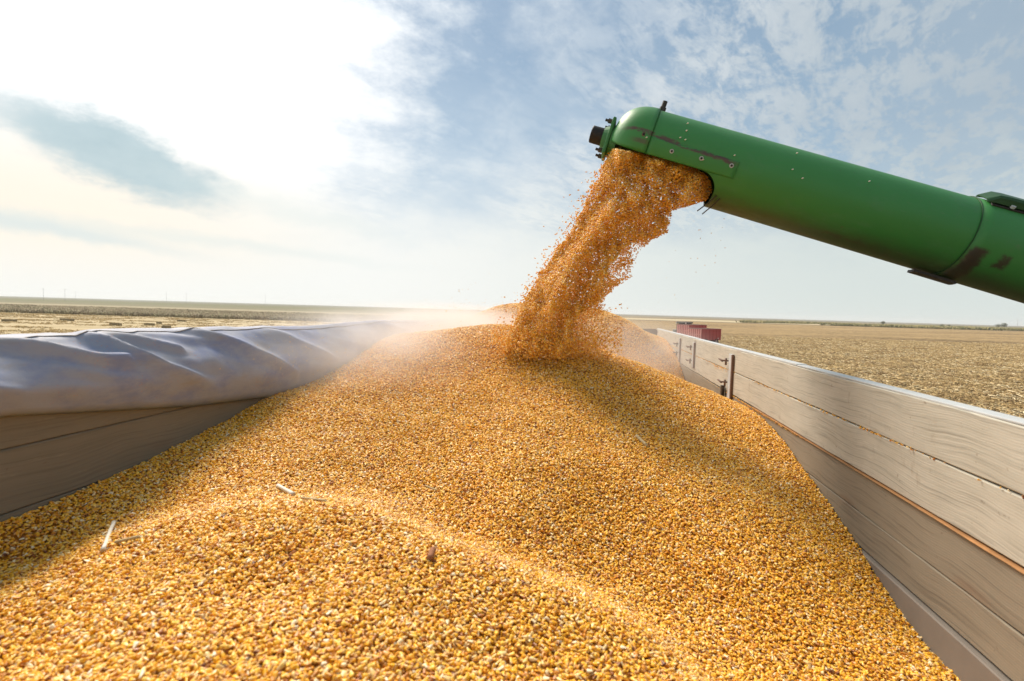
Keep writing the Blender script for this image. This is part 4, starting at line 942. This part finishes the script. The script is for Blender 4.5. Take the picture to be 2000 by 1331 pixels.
# far end of the tube disappears beyond the frame into the elbow of the combine
mb = MB(); mb.tube([Vector((S_END-.01, 0, 0)), Vector((S_END+.3, 0, -.02)), Vector((S_END+.7, 0, -.25)), Vector((S_END+.85, 0, -.8)), Vector((S_END+.85, 0, -1.6))], TR+.012, 32); mb.build('elbow', 'green_paint', aug, True)
# a few pale grains stuck to the paint
for k in range(11):
    s_ = abs(random.gauss(.25, .35))-.05; th = random.uniform(TE+.08, .7)
    mb = MB(); c_ = tp(s_, th, TR+.007); mb.tube([c_-Vector((.004, 0, .003)), c_, c_+Vector((.004, 0, .003))], [.001, .0035, .001], 6); mb.build('stuck_chip', 'stalk_pale', aug, True)

# ---------------------------------------------------------------- the pouring corn
yl = [285, 300, 360, 440, 500, 560, 610, 660, 700]; xl = [1190, 1186, 1158, 1118, 1076, 1036, 1010, 985, 968]
yr = [285, 310, 325, 340, 355, 375, 392, 402, 412, 440, 455, 470, 500, 540, 560, 580, 610, 660, 700]; xr = [1210, 1290, 1350, 1376, 1388, 1389, 1380, 1345, 1318, 1311, 1303, 1272, 1244, 1238, 1205, 1188, 1176, 1172, 1180]
pts = []; ends = []
def depth_mid(py): return np.interp(py, [285, 400, 700], [2.745, 2.79, 2.93])
def sval(px, py):
    return n3(px*.022, py*.014, 3)
count = 0
while len(pts) < 46000:
    py = random.uniform(286, 700); L = np.interp(py, yl, xl); Rr = np.interp(py, yr, xr)
    u = random.uniform(-.03, 1.0); px = L+(Rr-L)*u
    ntop = np.interp(px, [1190, 1350, 1376, 1392], [289, 321, 336, 360])
    if py < ntop: continue
    # ragged edges and sparse zones
    rag = 9*n3(px*.05, py*.05, 8)
    if px < L+abs(random.gauss(0, 3.5))+rag*.6+(2 if py > 300 else -6): 
        if random.random() < .93: continue
    if py > 405 and px > Rr-abs(random.gauss(0, 6))+rag: continue
    dens = 1.0
    if px > np.interp(py, [440, 480, 520, 560, 590], [1400, 1225, 1190, 1178, 1190]) and 445 < py < 600:
        dens = .16+.9*max(0, n3(px*.035, py*.035, 5)+.22)
    bx = np.interp(py, [560, 590, 615, 650, 700], [1190, 1172, 1130, 1118, 1125])
    if py > 560 and px > bx: dens = min(dens, np.interp(px-bx, [0, 25, 60], [.55, .20, .07])+.3*max(0, n3(px*.05, py*.05, 1)))
    if random.random() > dens: continue
    w = 2*abs(u-.5); thick = np.interp(py, [285, 400, 520, 700], [.178, .19, .19, .22])*math.sqrt(max(.05, 1-w*w))
    thick *= max(.35, 1+.85*n3((px+py*.55)*.026, (py-px*.3)*.007, 3)+.45*n3(px*.06, py*.035, 6))
    if dens < .9: thick *= .8
    t_ = random.random(); dd = -thick + 2*thick*t_
    if random.random() < .55 and dens > .9: dd = -thick+abs(random.gauss(0, .028))
    pts.append(P(px, py, depth_mid(py)+dd))
# splash where it lands
for k in range(5200):
    a = random.random(); px = random.gauss(1075, 75); py = random.gauss(676, 16) - abs(px-1075)*.10
    if px < 960 or px > 1215: continue
    p_ = P(px, py, random.uniform(2.65, 3.15))
    hh = float(hs(np.array([p_.x]), np.array([p_.y]))[0])
    if p_.z < hh: p_.z = hh+random.random()*.02
    pts.append(p_)
# flying grains left of the stream and beyond
def spray(n, fx, fy, Y0, Y1):
    for k in range(n): pts.append(P(fx(), fy(), random.uniform(Y0, Y1)))
for k in range(260):
    py = random.uniform(330, 690); L = np.interp(py, yl, xl); px = L-random.expovariate(1/9.0); pts.append(P(px, py, depth_mid(py)+random.uniform(-.1, .1)))
for k in range(200):
    py = random.uniform(590, 740); px = 1165+random.expovariate(1/14.0)+(py-590)*.05; pts.append(P(px, py, depth_mid(700)+random.uniform(-.2, .1)))
spray(70, lambda: random.gauss(920, 60), lambda: 610-abs(random.gauss(0, 22)), 2.8, 4.5)
spray(60, lambda: random.gauss(870, 50), lambda: random.gauss(652, 12), 2.8, 3.6)
spray(24, lambda: random.uniform(1300, 1420), lambda: random.uniform(400, 580), 2.4, 3.0)
nearS = len(pts)
pts = np.array([tuple(p_) for p_ in pts]); ns_ = len(pts); sz = KL*rng.uniform(.85, 1.15, ns_)
small = (rng.random(ns_) < .08) | (np.arange(ns_) > ns_-150); sz = np.where(small, sz*.5, sz)
scl = np.stack([sz*rng.uniform(.8, 1.1, ns_), sz, sz*rng.uniform(.9, 1.3, ns_)], 1)
scatter('falling_corn', KERN, pts, rng.uniform(0, 6.283, (ns_, 3)), scl, np.clip(.05+rng.random(ns_)*.93, 0, 1), 'corn_kernel', origin=(-.1, 2.8, 4.4),
        label='stream of corn kernels pouring from the green auger onto the heap', cat='corn', kind='stuff')
# chaff drifting over the tarp
cpnt = [P(random.gauss(570, 75), random.gauss(690, 28), random.uniform(1.7, 2.6)) for k in range(330)] + [P(random.uniform(300, 760), random.uniform(640, 760), random.uniform(1.5, 3.0)) for k in range(90)] \
     + [P(random.uniform(780, 1150), random.uniform(480, 600), random.uniform(2.5, 4.0)) for k in range(60)] + [P(random.uniform(1150, 1420), random.uniform(330, 600), random.uniform(2.4, 3.4)) for k in range(70)]
cpnt = np.array([tuple(p_) for p_ in cpnt if p_.z > float(hs(np.array([p_.x]), np.array([p_.y]))[0])+.01 and p_.x > XL+.07]); nc_ = len(cpnt); sz = rng.uniform(.0005, .0016, nc_)
scatter('flying_chaff', KERN, cpnt, rng.uniform(0, 6.283, (nc_, 3)), np.stack([sz*1.6, sz*1.6, sz*.6], 1), rng.uniform(.75, 1, nc_), 'corn_kernel', origin=(-.8, 2.3, 4.1),
        label='pale chaff and dust specks flying above the tarp and heap', cat='chaff', kind='stuff')

# ---------------------------------------------------------------- bits of stalk lying on the corn
def onheap(px, py):
    r_ = ray(px, py); t_ = .5
    while t_ < 9:
        p_ = r_*t_; z = CAMZ+p_.z
        if z < float(hs(np.array([p_.x]), np.array([p_.y]))[0]): return Vector((p_.x, p_.y, z))
        t_ += .004
    return Vector((0, 3, 3.9))
def stalk(a, b_, rad, material, label, hollow=True, name='stalk_piece', lift=.6):
    pa, pb = onheap(*a), onheap(*b_); pa.z += rad*lift+.006; pb.z += rad*lift+.006
    root = empty(name, tuple(pa.lerp(pb, .5)), label=label, cat='stalk' if name != 'cob_piece' else 'cob')
    c_ = pa.lerp(pb, .5); m_ = MB(); n = 9
    pp_ = [pa.lerp(pb, k/n)-c_ + Vector((n3(k*.5, a[0]), n3(k*.5, a[1]), 0))*rad*.35 for k in range(n+1)]
    m_.tube(pp_, [rad*(1+.10*n3(k*.9, a[0], 4)+(.14 if k in (0, n) and hollow else 0)) for k in range(n+1)], 12); m_.build('stem', material, root, True)
    if hollow:
        d = (pb-pa).normalized(); m_ = MB(); m_.tube([pb-c_+d*.0005, pb-c_+d*.0015], rad*.7, 10); m_.build('pith', 'stalk_tan' if material == 'stalk_pale' else 'stalk_pale', root)
    return root
stalk((543, 955), (574, 972), .0055, 'stalk_pale', 'short pale white stalk end lying above the front ridge of corn')
stalk((588, 978), (636, 984), .003, 'stalk_tan', 'thin tan stalk lying just right of the short white stalk end')
stalk((222, 1027), (201, 1082), .0046, 'stalk_pale', 'long pale stalk standing out on the corn at left')
stalk((226, 1066), (270, 1056), .0038, 'stalk_tan', 'thin pointed tan husk sliver beside the long pale stalk', hollow=False, name='husk_sliver')
stalk((1243, 856), (1262, 874), .0065, 'stalk_tan', 'small brown stalk bit alone on the right slope of corn')
stalk((830, 953), (852, 962), .0028, 'stalk_tan', 'tiny thin straw upslope right of the white stalk end', hollow=False)
stalk((838, 1100), (846, 1082), .0065, 'cob_red', 'small dark red cob crumb on the front ridge of corn', hollow=False, name='cob_piece')

# ---------------------------------------------------------------- dust and haze
def volume_box(name, lo, hi, fn, **kw):
    m_ = MB(); c_ = (Vector(lo)+Vector(hi))/2; h = (Vector(hi)-Vector(lo))/2; m_.box(tuple(-h), tuple(h))
    mt = bpy.data.materials.new(name); mt.use_nodes = True; n = NT(mt.node_tree); n.n.clear()
    pv = n.new('ShaderNodeVolumePrincipled'); o_ = n.new('ShaderNodeOutputMaterial'); n.l.new(pv.outputs[0], o_.inputs['Volume']); fn(n, pv, h)
    MATS[name] = mt; o = m_.build(name, name); o.location = c_; return tag(o, **kw)
def f_dust(n, pv, h):
    g = n.new('ShaderNodeNewGeometry').outputs['Position']
    def ell(c_, r_, amp):
        q = n.vm('DIVIDE', n.vm('SUBTRACT', g, c_), r_); return n.m('MULTIPLY', n.m('MULTIPLY', n.sstep(n.vm('LENGTH', q), 1.0, 0.0), amp), 1.0)
    d = n.m('ADD', n.m('ADD', ell((-1.3, 4.4, Z(.26)), (1.1, 3.2, .36), 2.9), ell((-.6, 3.9, Z(.22)), (.9, 1.3, .32), .70)), ell((.35, 5.0, Z(.35)), (.9, 2.2, .42), .42))
    ns2 = n.noise(n.vm('MULTIPLY', g, (1, .8, 1.8)), 2.2, 5, 0.62, 0.8)
    n.put(pv.inputs['Density'], n.m('MULTIPLY', d, n.sstep(ns2, .34, .66, .25, 1.7)))
    pv.inputs['Color'].default_value = (.97, .93, .90, 1); pv.inputs['Anisotropy'].default_value = .35
volume_box('dust_cloud', (-2.5, 1.8, 3.7), (1.5, 8.0, 4.8), f_dust, label='pale pink dust drifting behind the pouring corn over tarp and heap', cat='dust', kind='stuff')
def f_haze(n, pv, h):
    pv.inputs['Density'].default_value = 0.00016; pv.inputs['Color'].default_value = (.93, .96, 1.0, 1); pv.inputs['Anisotropy'].default_value = .2
volume_box('haze', (-6000, -6000, -1.0), (6000, 6000, 30.0), f_haze, kind='stuff')
